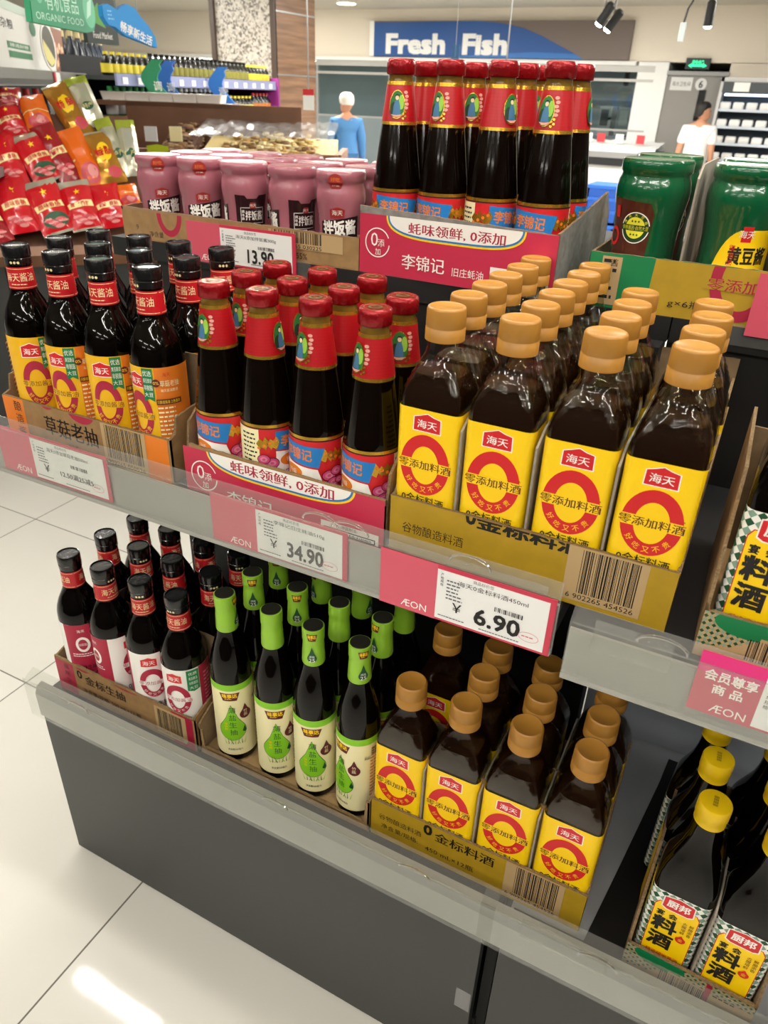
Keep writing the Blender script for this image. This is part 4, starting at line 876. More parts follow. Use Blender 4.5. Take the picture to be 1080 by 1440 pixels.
for k, px in enumerate((828, 846, 872, 902)):
    P = at(px, 189, 9.0); o = MB().box(-.045, 0, 0, .045, .004, .09, k % 2).build('price_card', [white_m, pc_r], None, (P.x, 9.0, .88), smooth=False)
    tag(o, f'{"red" if k % 2 else "white"} price card standing in the ice, {COLN[k]} from the oyster bottles', 'card', 'price cards on the fish counter')
# machines behind the glass
def machine(px0, px1, py0, py1, Y, nm, lb, cat, body, dark):
    A = at(px0, py1, Y); B = at(px1, py0, Y); w = (B.x-A.x)/2; h = B.z-A.z
    t = tag(empty(nm, ((A.x+B.x)/2, Y, A.z)), lb, cat)
    b = MB(); b.box(-w, 0, 0, w, .3, h); b.build('housing', body, t, smooth=False)
    MB().box(-w*.7, -.012, h*.35, w*.5, .001, h*.9).build('front_panel', dark, t, smooth=False)
    MB().lathe([(.02, -.03), (.02, 0)], 12, axis='y', c=(w*.75, 0, h*.6)).build('knob', black_m, t)
m_st = mat('machine_steel', 'a7aaa8', .35, .5); m_dk = mat('machine_dark', '3c4245', .4)
MB_t = at(840, 190, 10.2)
o = MB().box(-3.4, 10.1, 0, -1.75, 10.9, MB_t.z).build('work_bench', mat('bench_steel', '80868a', .4, .5), smooth=False); tag(o, 'steel work bench behind the glass screen', 'bench')
machine(838, 862, 150, 190, 10.2, 'weighing_machine', 'boxy steel scale with printer, behind the glass beside a grey machine', 'machine', m_st, m_dk)
machine(864, 890, 152, 190, 10.2, 'sealing_machine', 'grey sealing machine with dark panel behind the glass', 'machine', mat('machine_grey', '8a8f8f', .4), m_st)
A = at(826, 140, 10.8); o = MB().box(-3.2, 10.8, A.z-.10, -1.9, 10.9, A.z).build('wall_shelf', m_dk, smooth=False); tag(o, 'dark narrow shelf on the wall behind the machines', 'shelf')
t = tag(empty('camera_fixture', tuple(at(882, 108, 10.0))), 'small black spotlight fixture hanging inside the fish counter', 'lamp')
MB().lathe([(.03, -.1), (.035, -.08), (.035, .06), (.02, .07)], 14).build('body', black_m, t); MB().tube([(0, 0, .06), (0, .05, .3)], .008).build('stem', black_m, t)
# blue crates by the counter
crate_m = mat('crate_blue', '1f55b0', .4)
def crate(x, y, z, w, d, h, lb, rz=0):
    t = tag(empty('plastic_crate', (x, y, z), rz), lb, 'crate'); b = MB()
    b.box(-w/2, -d/2, 0, w/2, d/2, .02)
    for a in ((-w/2, -d/2, w/2, -d/2+.02), (-w/2, d/2-.02, w/2, d/2), (-w/2, -d/2, -w/2+.02, d/2), (w/2-.02, -d/2, w/2, d/2)): b.box(a[0], a[1], 0, a[2], a[3], h)
    b.build('crate_shell', crate_m, t, smooth=False)
    b = MB()
    for z_ in (.33, .66, .97): b.box(-w/2-.01, -d/2-.01, h*z_-.015, w/2+.01, d/2+.01, h*z_+.01)
    b.build('crate_rim', mat('crate_blue_rim', '2a66c4', .4), t, smooth=False)
P = bg(850, 290, 7.3)
crate(P.x, P.y, 0, .30, .36, .32, 'lower blue plastic crate on the floor by the fish counter'); crate(P.x+.01, P.y, .325, .30, .36, .32, 'upper blue plastic crate stacked by the fish counter')
# --- exit sign
P = at(982, 90, YW); pr = Print(); pr.rect(-.125, -.05, .125, .05, 0); gl = 1
pr.text('安全出口', .0, .012, .05, 1, w=.12, bold=.03); pr.poly([(-.10, -.018), (-.06, .006), (-.06, -.008), (.06, -.008), (.06, .006), (.10, -.018), (.06, -.040), (.06, -.028), (-.06, -.028), (-.06, -.040)], 1)
t = tag(empty('exit_sign', (P.x, YW-.045, P.z)), 'small green lit exit sign over the grey door', 'sign')
MB().box(-.13, .0, -.055, .13, .04, .055).build('case', black_m, t, smooth=False)
pr.build('lit_face', [mat('exit_dark', '0b2a20', .4), mat('exit_glow', '20d890', .5, emit='28e8a0', es=1.6)], t, on_front(0), smooth=False)
# --- open chiller at the edge of the picture
P = at(1014, 225, 9.2); cw = 1.1; CX = at(1012, 125, 9.2).x
t = tag(empty('open_chiller', (CX+cw/2, 9.2, 0)), 'open upright chiller with lit shelves beside the grey door', 'fridge'); w = cw/2
ch = mat('chiller_body', 'c9c9c6', .4); b = MB(); b.box(-w, 0, 0, -w+.03, .38, 1.56); b.box(w-.03, 0, 0, w, .38, 1.56); b.box(-w, .36, 0, w, .39, 1.56); b.box(-w, 0, 1.52, w, .38, 1.56); b.box(-w, -.04, 0, w, .38, .3); b.build('cabinet', ch, t, smooth=False)
b = MB(); b.box(-w+.03, -.02, 1.42, w-.03, .02, 1.52); b.build('header', m_dk, t, smooth=False)
MB().box(-w+.06, .03, 1.39, w-.06, .06, 1.41).build('chiller_tube', mat('chiller_glow', 'ffffff', .5, emit='dbe9ff', es=5), t, smooth=False)
b = MB(); b.box(-w+.03, .355, .3, w-.03, .36, 1.5); b.build('liner', mat('chiller_liner', '4a5a68', .4), t, smooth=False)
for k in range(6):
    z = .42+k*.165; b = MB(); b.box(-w+.03, .02, z, w-.03, .35, z+.012); b.build('shelf', mat('chiller_shelf', '7f93a8', .3, .3), t, smooth=False)
    b = MB(); b.box(-w+.03, .012, z-.006, w-.03, .02, z+.02); b.build('ticket_strip', mat('strip_pale', 'cfd8e2', .3), t, smooth=False)
pk = [mat('pack_a', 'e6e6e2', .3), mat('pack_b', 'c9d2dc', .3), mat('pack_c', 'd8cdb8', .3)]
proto = None
for k in range(1, 6):
    for i in range(7):
        x = CX+.09+i*.135; y = 9.2+.06; z = .42+k*.165+.013
        if proto is None:
            proto = MB().rr([(.050, .03, .01, 0), (.055, .034, .012, .015), (.055, .034, .012, .06), (.045, .026, .012, .072)], n=3).build('chilled_pack', pk[0], None, (x, y, z)); o = proto
        else: o = proto.copy(); COL.objects.link(o); o.location = (x, y, z)
        tag(o, 'pale chilled pack on a shelf of the open chiller', 'pack', 'packs in the open chiller')
o = tag(MB().box(0, 0, 0, .16, .004, .085).build('header_sign', white_m, None, (CX+.14, 9.17, 1.43), smooth=False), 'white sign on the chiller header', 'sign')
# --- track spotlights
def spot(px, py, d, tilt, lb, r=.035, on=3.0):
    P = bg(px, py, d); t = tag(empty('track_spotlight', tuple(P)), lb, 'lamp')
    b = MB(); b.lathe([(.6*r, .09), (r, .075), (r, -.05), (r*1.05, -.06)], 20); o = b.build('lamp_can', black_m, t); o.rotation_euler = tilt
    b = MB(); b.lathe([(r*.98, -.055), (r*.6, -.072)], 20); o = b.build('lens', spot_glow, t); o.rotation_euler = tilt
    MB().tube([(0, 0, .05), (0, 0, CEIL-P.z)], .01).build('stem', mat('spot_stem', '6a665e', .4, .4), t)
spot(850, 22, 6.4, (0, .55, 0), 'black track spotlight tilted towards the sign, first of the pair', .032)
spot(862, 31, 6.6, (0, .6, .2), 'black track spotlight tilted towards the sign, lower of the pair', .032)
spot(998, 22, 6.0, (.1, 0, 0), 'lit black spotlight pointing down near the exit sign', .030, 6)
t = tag(empty('hanging_device', tuple(bg(959, 45, 5.5))), 'small pale device dangling from a black ceiling cable', 'device')
MB().box(-.018, -.01, -.05, .018, .01, .05).build('case', mat('device_grey', 'a9b0b0', .4), t, smooth=False)
P = bg(959, 45, 5.5); MB().tube([(0, 0, .05), (.01, 0, .12), (.03, 0, .16), (.05, 0, CEIL-P.z)], .006).build('cable', black_m, t)
for k, (px, py) in enumerate(((270, 9), (487, 4), (957, 11), (415, 98-90))):
    d = (CEIL-CAM.z)*FPX/(bg(px, py, 1)-CAM).z/FPX*1.0 if False else (CEIL-CAM.z)/((bg(px, py, 1)-CAM).z)
    if d > 12: d = 8.8
    P = bg(px, py, d); P.z = CEIL
    t = tag(empty('recessed_downlight', tuple(P)), f'round white recessed downlight in the ceiling, {["over the back shelves", "above the fish counter sign", "over the grey door", "beside the walnut pillar"][k]}', 'lamp')
    MB().lathe([(.13, -.008), (.13, 0)], 24).build('ring', white_m, t); MB().lathe([(.11, -.012), (.11, -.007)], 24).build('lens', lamp_glow, t)
# --- people
def skin(name, pts, edges, radii, m, parent, sub=2, root=0):
    me = bpy.data.meshes.new(name); me.from_pydata(pts, edges, []); o = bpy.data.objects.new(name, me); COL.objects.link(o)
    s = o.modifiers.new('s', 'SKIN'); q = o.modifiers.new('u', 'SUBSURF'); q.levels = q.render_levels = sub; s.use_smooth_shade = True
    for i, v in enumerate(me.skin_vertices[0].data):
        r = radii[i]; v.radius = (r, r) if not isinstance(r, tuple) else r; v.use_root = (i == root)
    dg = bpy.context.evaluated_depsgraph_get(); nm = bpy.data.meshes.new_from_object(o.evaluated_get(dg)); bpy.data.objects.remove(o); bpy.data.meshes.remove(me)
    nm.polygons.foreach_set('use_smooth', [True]*len(nm.polygons)); nm.materials.clear(); nm.materials.append(m)
    return link(name, nm, parent)
def person(loc, scale, heading, label, top, trousers, hair, sleeve_long, cap=None, apron=None, turn=0.0, swing=.18):
    """Standing 1.72 m figure facing +Y before heading is applied; back towards the camera."""
    t = tag(empty('person', loc, heading), label, 'person'); t.scale = (scale,)*3
    sk = mat('skin', 'c08a6a', .55); sw = swing
    # skeleton: 0 pelvis 1 waist 2 chest 3 neck base 4 neck 5 head base ; arms ; legs
    P = [(0,0,.95), (0,0,1.10), (0,.01,1.28), (0,0,1.42), (0,.01,1.49), (0,.02,1.53)]
    E = [(0,1), (1,2), (2,3), (3,4), (4,5)]; Rr = [(.15,.11), (.14,.10), (.165,.11), (.10,.075), .055, .05]
    for sg in (-1, 1):
        k = len(P); a = sw*sg
        P += [(.17*sg,0,1.40), (.215*sg,-.04*sg*2*sw,1.14), (.235*sg,.20*a+.03,.93), (.235*sg,.30*a+.05,.845), (.232*sg,.32*a+.06,.80)]
        Rr += [.065, .045, .035, .032, .026]; E += [(3,k), (k,k+1), (k+1,k+2), (k+2,k+3), (k+3,k+4)]
        w = k+4
        for fx, fy, L in ((-.020,.012,.062), (-.007,.016,.070), (.007,.016,.066), (.020,.010,.052)):      # four fingers
            n = len(P); q = P[w]; P += [(q[0]+fy*sg*.3, q[1]+fx, q[2]-.022), (q[0]+fy*sg*.2, q[1]+fx*1.1+.004, q[2]-.022-L*.5), (q[0]-.004*sg, q[1]+fx*1.1+.012, q[2]-.022-L)]
            Rr += [.0095, .0085, .007]; E += [(w,n), (n,n+1), (n+1,n+2)]
        n = len(P); q = P[k+3]; P += [(q[0]-.008*sg, q[1]+.034, q[2]-.018), (q[0]-.012*sg, q[1]+.046, q[2]-.052)]; Rr += [.011, .008]; E += [(k+3,n), (n,n+1)]
        k = len(P); s_ = -sg*sw
        P += [(.095*sg,0,.88), (.10*sg,.18*s_+.03,.50), (.10*sg,.34*s_-.02,.10), (.105*sg,.34*s_+.02,.045), (.11*sg,.34*s_+.14,.035)]
        Rr += [.088, .060, .042, .045, .035]; E += [(0,k), (k,k+1), (k+1,k+2), (k+2,k+3), (k+3,k+4)]
    body = skin('body', P, E, Rr, sk, t)
    # head: shaped rings with brow, nose and chin
    hd = empty('h'); bpy.data.objects.remove(hd)
    b = MB(); n = 24; R = []
    for z, rx, ry, oy in ((1.505,.040,.045,.03), (1.530,.058,.070,.028), (1.555,.068,.086,.018), (1.585,.073,.094,.008), (1.62,.077,.099,0), (1.66,.077,.100,-.004), (1.69,.068,.088,-.006), (1.712,.045,.06,-.006), (1.722,.015,.02,-.006)):
        ring = []
        for j in range(n):
            a = 2*PI*j/n; x, y = rx*math.cos(a), ry*math.sin(a)+oy
            if 1.55 < z < 1.60 and abs(a-PI/2) < .2: y += .018          # nose
            ring.append((x*math.cos(turn)+y*math.sin(turn), -x*math.sin(turn)+y*math.cos(turn)+.0, z))
        R.append(ring)
    b.rings(R)
    T = lambda x, y, z: (x*math.cos(turn)+y*math.sin(turn), -x*math.sin(turn)+y*math.cos(turn), z)
    for sg in (-1, 1): b.ball(T(.078*sg, -.002, 1.60), .014, .022, .032)
    for o_ in (b.build('head', sk, t),): pass
    f = MB()
    for sg in (-1, 1): f.ball(T(.030*sg, .092, 1.618), .012, .006, .006)
    f.build('eyes', ink_k, t); MB().ball(T(0, .095, 1.545), .022, .008, .006).build('mouth', mat('lips', '8f4a40', .5), t)
    b = MB(); R = []
    for z, rx, ry, oy in ((1.545,.060,.05,-.055), (1.575,.079,.075,-.030), (1.62,.084,.092,-.016), (1.665,.085,.105,-.006), (1.70,.076,.094,-.004), (1.727,.05,.064,-.004), (1.735,.015,.02,-.004)):
        R.append([T(rx*math.cos(2*PI*j/n), (ry*math.sin(2*PI*j/n) if math.sin(2*PI*j/n) < 0 or z > 1.64 else ry*.15*math.sin(2*PI*j/n))+oy, z) for j in range(n)])
    if cap:
        R = [[T((rx+.008)*math.cos(2*PI*j/n), (ry+.008)*math.sin(2*PI*j/n)+oy, z) for j in range(n)] for z, rx, ry, oy in ((1.60,.075,.085,-.020), (1.63,.088,.104,-.010), (1.675,.092,.110,-.006), (1.72,.082,.095,-.005), (1.75,.05,.06,-.005), (1.757,.012,.015,-.005))]
        b.rings(R); b.build('cap', cap, t)
    else: b.rings(R); b.build('hair', hair, t)
    # clothing
    P = [(0,0,.86), (0,0,1.0), (0,0,1.12), (0,.01,1.28), (0,0,1.40), (0,0,1.45)]; E = [(0,1), (1,2), (2,3), (3,4), (4,5)]; Rr = [(.185,.13), (.175,.125), (.165,.12), (.185,.125), (.14,.10), (.075,.07)]
    if apron: P[0] = (0,0,.62); Rr[0] = (.20,.15)
    for sg in (-1, 1):
        k = len(P); a = sw*sg; P += [(.175*sg,0,1.39), (.215*sg,-.04*sg*2*sw*.7,1.19)]; Rr += [.078, .068]; E += [(4,k), (k,k+1)]
        if sleeve_long: P += [(.232*sg,.20*a+.03,.95), (.235*sg,.26*a+.04,.89)]; Rr += [.052, .046]; E += [(k+1,k+2), (k+2,k+3)]
    skin('shirt', P, E, Rr, top, t, root=2)
    P = [(0,0,.97), (0,0,.88)]; E = [(0,1)]; Rr = [(.165,.12), (.165,.125)]
    for sg in (-1, 1):
        k = len(P); s_ = -sg*sw; P += [(.098*sg,.02*s_,.78), (.10*sg,.18*s_+.03,.50), (.10*sg,.33*s_-.02,.10)]; Rr += [.10, .078, .065]; E += [(1,k), (k,k+1), (k+1,k+2)]
    skin('trousers', P, E, Rr, trousers, t, root=1)
    return t
P = bg(974, 225, 8.9)
person((P.x, P.y, 0), .765, YAW-.45, 'person in white T-shirt walking towards the grey door, head turned aside', mat('white_tee', 'e9e7e3', .8), mat('dark_trousers', '3a3c42', .8), mat('black_hair', '15130f', .6), False, turn=1.1)
P = bg(487, 205, 8.6)
person((P.x, P.y, 0), .735, YAW+.1, 'person in blue work coat and white cap standing at the fish counter', mat('work_blue', '4a7fb2', .8), mat('apron_dark', '24272c', .8), None, True, cap=mat('white_cap', 'dcd6cc', .8), turn=-.5, swing=.1)
# dark tubs beside the worker
for px, py, d, wd, h, m_, lb in ((520, 232, 7.6, .45, .62, mat('tub_teal', '1f6a86', .5), 'teal plastic tub standing by the fish counter worker'), (458, 195, 9.0, .40, .80, mat('cabinet_navy', '1e4a78', .5), 'navy cabinet against the fish counter by the pillar')):
    P = bg(px, py, d); t = tag(empty('storage_tub', (P.x, P.y, 0), YAW), lb, 'tub')
    MB().rr([(wd/2*.9, .2*.9, .04, 0), (wd/2, .2, .04, h-.03), (wd/2+.012, .212, .045, h-.02), (wd/2+.012, .212, .045, h), (wd/2-.01, .19, .04, h), (wd/2-.02, .17, .04, h-.1)], n=4).build('tub_body', m_, t); MB().box(-.06, -.215, h*.6, .06, -.2, h*.6+.1).build('label_card', white_m, t, smooth=False)
# --- hanging price tag on a wire
P = bg(434, 150, 3.4)
t = tag(empty('hanging_price_tag', (P.x, P.y, P.z), YAW), 'small white and red price tag hung on a thin wire before the pillar', 'sign')
MB().tube([(0, 0, .06), (0, 0, CEIL-P.z)], .0032, 6).build('wire', steel, t); MB().box(-.022, -.002, -.012, .022, .002, .04, 0).build('tag_card', white_m, t, smooth=False); MB().box(-.022, -.0025, .04, .022, .0025, .062).build('tag_head', red, t, smooth=False)
t = tag(empty('ceiling_wire', tuple(bg(712, 88, 4.2))), 'thin steel wire with a clear clip hanging before the fish sign', 'wire'); P = bg(712, 88, 4.2)
MB().tube([(0, 0, 0), (0, 0, CEIL-P.z)], .004, 6).build('wire', steel, t); MB().box(-.012, -.003, -.05, .012, .003, .01).build('clip', plastic, t, smooth=False)
t = tag(empty('ceiling_wire', tuple(bg(640, 80, 4.2))), 'small pale blue hanger clip just above the oyster sauce caps', 'wire'); P = bg(640, 80, 4.2)
MB().tube([(0, 0, 0), (0, 0, CEIL-P.z)], .0015, 6).build('wire', steel, t); MB().box(-.02, -.003, -.03, .02, .003, .05).build('clip', clear_mat('clip_blue', 'a9cbe0', .2, .1, .5, haze=.2, hazec='8fc3e6'), t, smooth=False)
# --- hanging aisle signs
def cutout(name, label, A, B, z0, outline, m, prints, mats, wires=(-.3, .3)):
    P = (A+B)/2; ang = math.atan2((B-A).y, (B-A).x); Wd = (B-A).length
    t = tag(empty(name, (P.x, P.y, z0), ang), label, 'sign')
    MB().prism([(x*Wd, y*Wd) for x, y in outline], -.01, .01, 'y').build('board', m, t, smooth=False)
    p = Print(); p.poly([(x*Wd, y*Wd) for x, y in outline], len(mats)); prints(p, Wd); p.build('sign_print', mats+[m], t, on_front(-.01, .002), smooth=False)
    for k in wires: MB().tube([(k*Wd, 0, .1*Wd), (k*Wd, 0, CEIL-z0)], .003, 6).build('wire', steel, t)
    return t
def leafy(p, W):
    p.text('有机食品', -.03*W, .185*W, .13*W, 0, w=.50*W); p.text('ORGANIC FOOD', -.08*W, .07*W, .05*W, 0, w=.72*W); p.ell(.40*W, .17*W, .10*W, .13*W, 1)
    p.poly([(.34*W, .10*W), (.42*W, .14*W), (.46*W, .26*W), (.38*W, .22*W)], 0); p.ell(-.36*W, .22*W, .05*W, .07*W, 1)
cutout('aisle_sign', 'green leaf shaped hanging aisle sign with white lettering', bg(40, 24, 2.7), bg(132, 40, 3.1), bg(86, 32, 2.9).z-.02,
       [(-.5, .02), (.30, 0), (.44, .02), (.50, .10), (.49, .22), (.40, .30), (.28, .30), (.16, .36), (-.05, .44), (-.25, .42), (-.40, .34), (-.48, .2)], mat('leaf_green', '2f9a6c', .5), leafy, [mat('mint_white', 'bfe8d0', .5), mat('leaf_mint', '63c093', .5)])
def cloudy(p, W):
    p.text('畅享新生活', .10*W, .10*W, .13*W, 0, w=.62*W, rot=-.28, bold=.02); p.lines(-.42*W, .22*W, -.30*W, .36*W, 3, 1, 4)
cutout('aisle_sign', 'bright blue cloud shaped hanging sign with white lettering', bg(145, 45, 2.9), bg(217, 58, 3.1), bg(181, 52, 3.0).z-.012,
       [(-.30, .16), (-.12, .06), (.5, -.06), (.48, .08), (.36, .22), (.22, .32), (.12, .42), (-.02, .46), (-.14, .42), (-.22, .37), (-.40, .43), (-.50, .40), (-.50, .27), (-.42, .17)], mat('cloud_blue', '2a92dc', .5), cloudy, [ink_w, mat('sky_ink', '8ccaf2', .5)], (-.2, .2))
A, B = bg(121, 60, 4.0), bg(165, 62, 4.2)
def post(p, W): p.poly([(-.2*W, .38*W), (.12*W, .30*W), (-.05*W, .75*W), (-.22*W, .62*W)], 0); p.text('Food Market', -.0, .16*W, .12*W, 1, w=.6*W)
cutout('hanging_poster', 'dark green hanging poster with a bright leaf behind the cloud sign', A, B, A.z, [(-.5, 0), (.5, 0), (.5, .85), (-.5, .85)], mat('poster_dark', '10261a', .5), post, [mat('poster_leaf', '4c9a2a', .5), ink_w, mat('poster_face', '14301f', .5)], (-.4, .4))
# --- side gondola with signboard
SA, SB, SC = bg(-40, 100, 2.75), bg(97, 104, 4.9), bg(172, 120, 6.4)
t = tag(empty('side_shelf_unit', tuple(Vector((SA.x, SA.y, 0)))), 'grey shelf unit with ticket rail running away behind the snack bags', 'shelf')
o0 = Vector((SA.x, SA.y, 0)); rail_z = 1.317
b = MB(); b.quadbox([q-o0 for q in slab(SA, SC, rail_z-.035, rail_z+.025, .02)]); b.build('price_rail', edge_m, t, smooth=False)
b = MB(); b.quadbox([q-o0 for q in slab(SA, SC, rail_z-.03, rail_z-.01, .5)]); b.build('deck', grey_m, t, smooth=False)
b = MB(); b.quadbox([q-o0 for q in slab(SA, SC, 1.0, 1.03, .5)]); b.build('deck', grey_m, t, smooth=False)
b = MB(); b.quadbox([q-o0+Vector((-.5*.1, 0, 0)) for q in slab(SA+(SC-SA).orthogonal().normalized()*0, SC, 0, 1.0, .5)]); b.build('base_panel', base_m, t, smooth=False)
dr = (SC-SA); dr.z = 0; drn = dr.normalized(); nn = Vector((-drn.y, drn.x, 0))
for k, f in enumerate((.36, .57, .80)):
    P = SA+dr*f; o = MB().box(-.05, -.004, 0, .05, 0, .055).build('shelf_ticket', [white_m], None, (P.x-nn.x*.003, P.y-nn.y*.003, rail_z-.035), smooth=False); o.rotation_euler = (0, 0, math.atan2(drn.y, drn.x))
    tag(o, f'white ticket on the side shelf rail, {COLN[k]} from the near end', 'price tag', 'tickets on the side shelf rail')
    o2 = MB().box(-.085, -.0042, 0, -.05, 0, .055).build('ticket_head', pc_r, o, smooth=False)
A, B = SA+dr*.02, bg(98, 92, 4.9); A = Vector((A.x, A.y, 0)); B = Vector((B.x, B.y, 0)); ang = math.atan2((B-A).y, (B-A).x); Wd = (B-A).length; Hb = .235
t = tag(empty('signboard', (A.x+nn.x*.02, A.y+nn.y*.02, rail_z+.026), ang), 'white signboard with a bowl of noodles on the side shelf', 'sign')
MB().box(0, 0, 0, Wd, .01, Hb).build('board', mat('board_white', 'e4e4de', .5), t, smooth=False)
p = Print(); p.rect(0, Hb*.86, Wd, Hb, 3); p.text('有机杂粮', Wd*.27, Hb*.66, .036, 0, w=Wd*.22); p.rect(Wd*.30, Hb*.30, Wd*.52, Hb*.40, 1); p.rect(Wd*.30, Hb*.16, Wd*.53, Hb*.26, 1); p.text('精选好粮', Wd*.41, Hb*.35, .014, 2, w=Wd*.18)
p.ell(Wd*.585, Hb*.70, Wd*.035, .03, 1); p.rect(Wd*.83, 0, Wd*.995, Hb*.86, 6)
for k in range(14): p.ell(Wd*(.845+.02*(k % 7)), Hb*(.12+.3*(k//7)+.05*(k % 3)), Wd*.014, .016, 7+(k % 2))
p.ell(Wd*.76, Hb*.46, Wd*.098, Hb*.43, 2); p.ell(Wd*.76, Hb*.46, Wd*.085, Hb*.38, 4); p.poly([(Wd*.69, Hb*.58), (Wd*.78, Hb*.36), (Wd*.83, Hb*.20), (Wd*.76, Hb*.09), (Wd*.70, Hb*.22), (Wd*.678, Hb*.42)], 5)
p.build('sign_print', [ink_k, mat('bar_green', '2f7d50', .5), ink_w, mat('board_top', 'c4d6c8', .5), mat('bowl_dark', '4a4a3c', .5), mat('bowl_noodle', 'd9cf86', .5), mat('board_brown', '8a5a44', .5), mat('nut_a', 'c98a62', .5), mat('nut_b', 'e8c9a4', .5)], t, on_front(0, .001), smooth=False)
# bottles far away: a few kinds, each copied
def far_bottle(name, body, cap, lbl, h, r):
    t = empty(name); MB().lathe([(r*.9, 0), (r, .01), (r, h*.6), (r*.45, h*.78), (r*.4, h*.9)], 14).build('bottle_body', body, t); MB().lathe([(r*.46, h*.88), (r*.46, h)], 12).build('cap', cap, t)
    MB().lathe([(r*1.02, h*.12), (r*1.02, h*.5)], 14, cap0=False, cap1=False).build('label', lbl, t); return t
fb = {}
def put_far(kind, x, y, z, label, group, *spec):
    if kind not in fb: fb[kind] = o = far_bottle(*spec); o.location = (x, y, z)
    else: o = dup(fb[kind], (x, y, z))
    tag(o, label, 'bottle', group)
champ = mat('champagne_foil', 'c9b88a', .4, .3); navy = mat('navy_glass', '1c2430', .2); dkg = mat('dark_glass', '14140f', .2); lab_y = mat('far_yellow', 'e2cf3a', .5); lab_w = mat('far_white', 'd9dde2', .5); lab_g = mat('far_green', '1f7a3a', .4); redc = mat('far_red', 'b32a26', .5)
for k in range(12):
    P = SA+dr*(.62+.030*k)+nn*(.08+.07*(k % 2)); put_far('champ', P.x, P.y, rail_z-.01, 'gold-capped dark bottle on the top deck of the side shelf', 'gold-capped bottles on the side shelf', 'wine_bottle', navy, champ, navy, .25, .036)
for k in range(5):
    P = SA+dr*(.70+.035*k)+nn*.03; put_far('short', P.x, P.y, rail_z-.01, 'short dark bottle with yellow label on the side shelf', 'yellow-labelled bottles on the side shelf', 'sauce_bottle', dkg, lab_y, lab_y, .10, .030)
for k in range(9):
    P = SA+dr*(.20+.05*k)+nn*.06; put_far('redb', P.x, P.y, 1.03, 'bottle with red label on the lower deck of the side shelf', 'red-labelled bottles on the side shelf', 'sauce_bottle', dkg, redc, redc, .24, .034)
# --- back shelf run before the pillar
A, B = bg(160, 100, 4.5), bg(386, 120, 6.6); A.z = B.z = 0; ang = math.atan2((B-A).y, (B-A).x); Wd = (B-A).length; nb = Vector((-(B-A).y, (B-A).x, 0)).normalized(); ub = (B-A).normalized()
t = tag(empty('wall_shelf_run', tuple(A), ang), 'long shelf run of bottles with blue rails in front of the pillar', 'shelf')
rail_b = mat('rail_lilac', '8f94b8', .4); rail_c = mat('rail_cobalt', '2f62b8', .4)
for z, nm in ((1.335, 0), (1.135, 1), (.95, 2)):
    MB().box(0, 0, z-.02, Wd, .38, z).build('deck', m_dk, t, smooth=False); MB().box(0, -.012, z-.045, Wd, 0, z+.012).build('price_rail', rail_b if z > 1.3 else grey_m, t, smooth=False)
MB().box(0, .38, 0, Wd, .40, 1.43).build('back_panel', black_m, t, smooth=False)
MB().box(Wd-.0, -.03, 0, Wd+.03, .40, 1.37).build('end_panel', mat('end_purple', '8a2a78', .5), t, smooth=False)
for k in range(14): MB().box(.05+k*Wd/14.2, -.016, 1.298, .05+k*Wd/14.2+.05, -.0125, 1.33).build('shelf_ticket', white_m, t, smooth=False)
for z, cols in ((1.336, ('y', 'd', 'd', 'd', 'y')), (1.136, ('g', 'g', 'w', 'w', 'y', 'r'))):
    n = 34
    for k in range(n):
        q = cols[min(len(cols)-1, int(k/n*len(cols)))]; P = A+ub*(Wd*(k+.5)/n)+nb*.06
        spec = {'y': ('sauce_bottle', dkg, lab_y, lab_y, .11, .03), 'd': ('sauce_bottle', dkg, dkg, mat('far_olive', '8a8430', .5), .12, .03), 'g': ('sauce_bottle', lab_g, lab_g, lab_w, .15, .032), 'w': ('sauce_bottle', dkg, lab_w, lab_w, .15, .032), 'r': ('sauce_bottle', dkg, redc, mat('far_orange', 'c97a2a', .5), .13, .032)}[q]
        nmz = {'y': 'yellow-labelled', 'd': 'dark capped', 'g': 'green', 'w': 'white-labelled', 'r': 'red-capped'}[q]
        put_far('run'+q, P.x, P.y, z, f'small {nmz} bottle on the long back shelf run', f'{nmz} bottles on the back shelf run', *spec)
def wave(f, m, lb, z0, z1, flip=1):        # fins fixed to the front edge of the run
    P = A+ub*(Wd*f)-nb*.12; t = tag(empty('aisle_fin', (P.x, P.y, z0), YAW), lb, 'sign'); H = z1-z0; pts = []
    for i in range(13): s_ = i/12; pts.append((.045*math.sin(s_*2*PI+.6)*flip-.045, H*s_))
    for i in range(13): s_ = 1-i/12; pts.append((.045*math.sin(s_*2*PI+.6)*flip+.045-.03*(s_ > .9), H*s_))
    MB().prism(pts, -.008, .008, 'y').build('fin_board', m, t, smooth=False); p = Print(); p.vtext('调味', 0, H*.6, .045, 0, .06); p.build('fin_print', [ink_w], t, on_front(-.008, .002), smooth=False)
wave(.105, mat('fin_green', '1f7d55', .5), 'green wavy fin sign at the near end of the back shelf run', 1.16, 1.42); wave(.17, rail_c, 'blue wavy fin sign next to the green one', 1.15, 1.42); wave(.47, mat('fin_azure', '2b74c8', .5), 'tall azure wavy fin sign midway along the back shelf run', 1.13, 1.41)
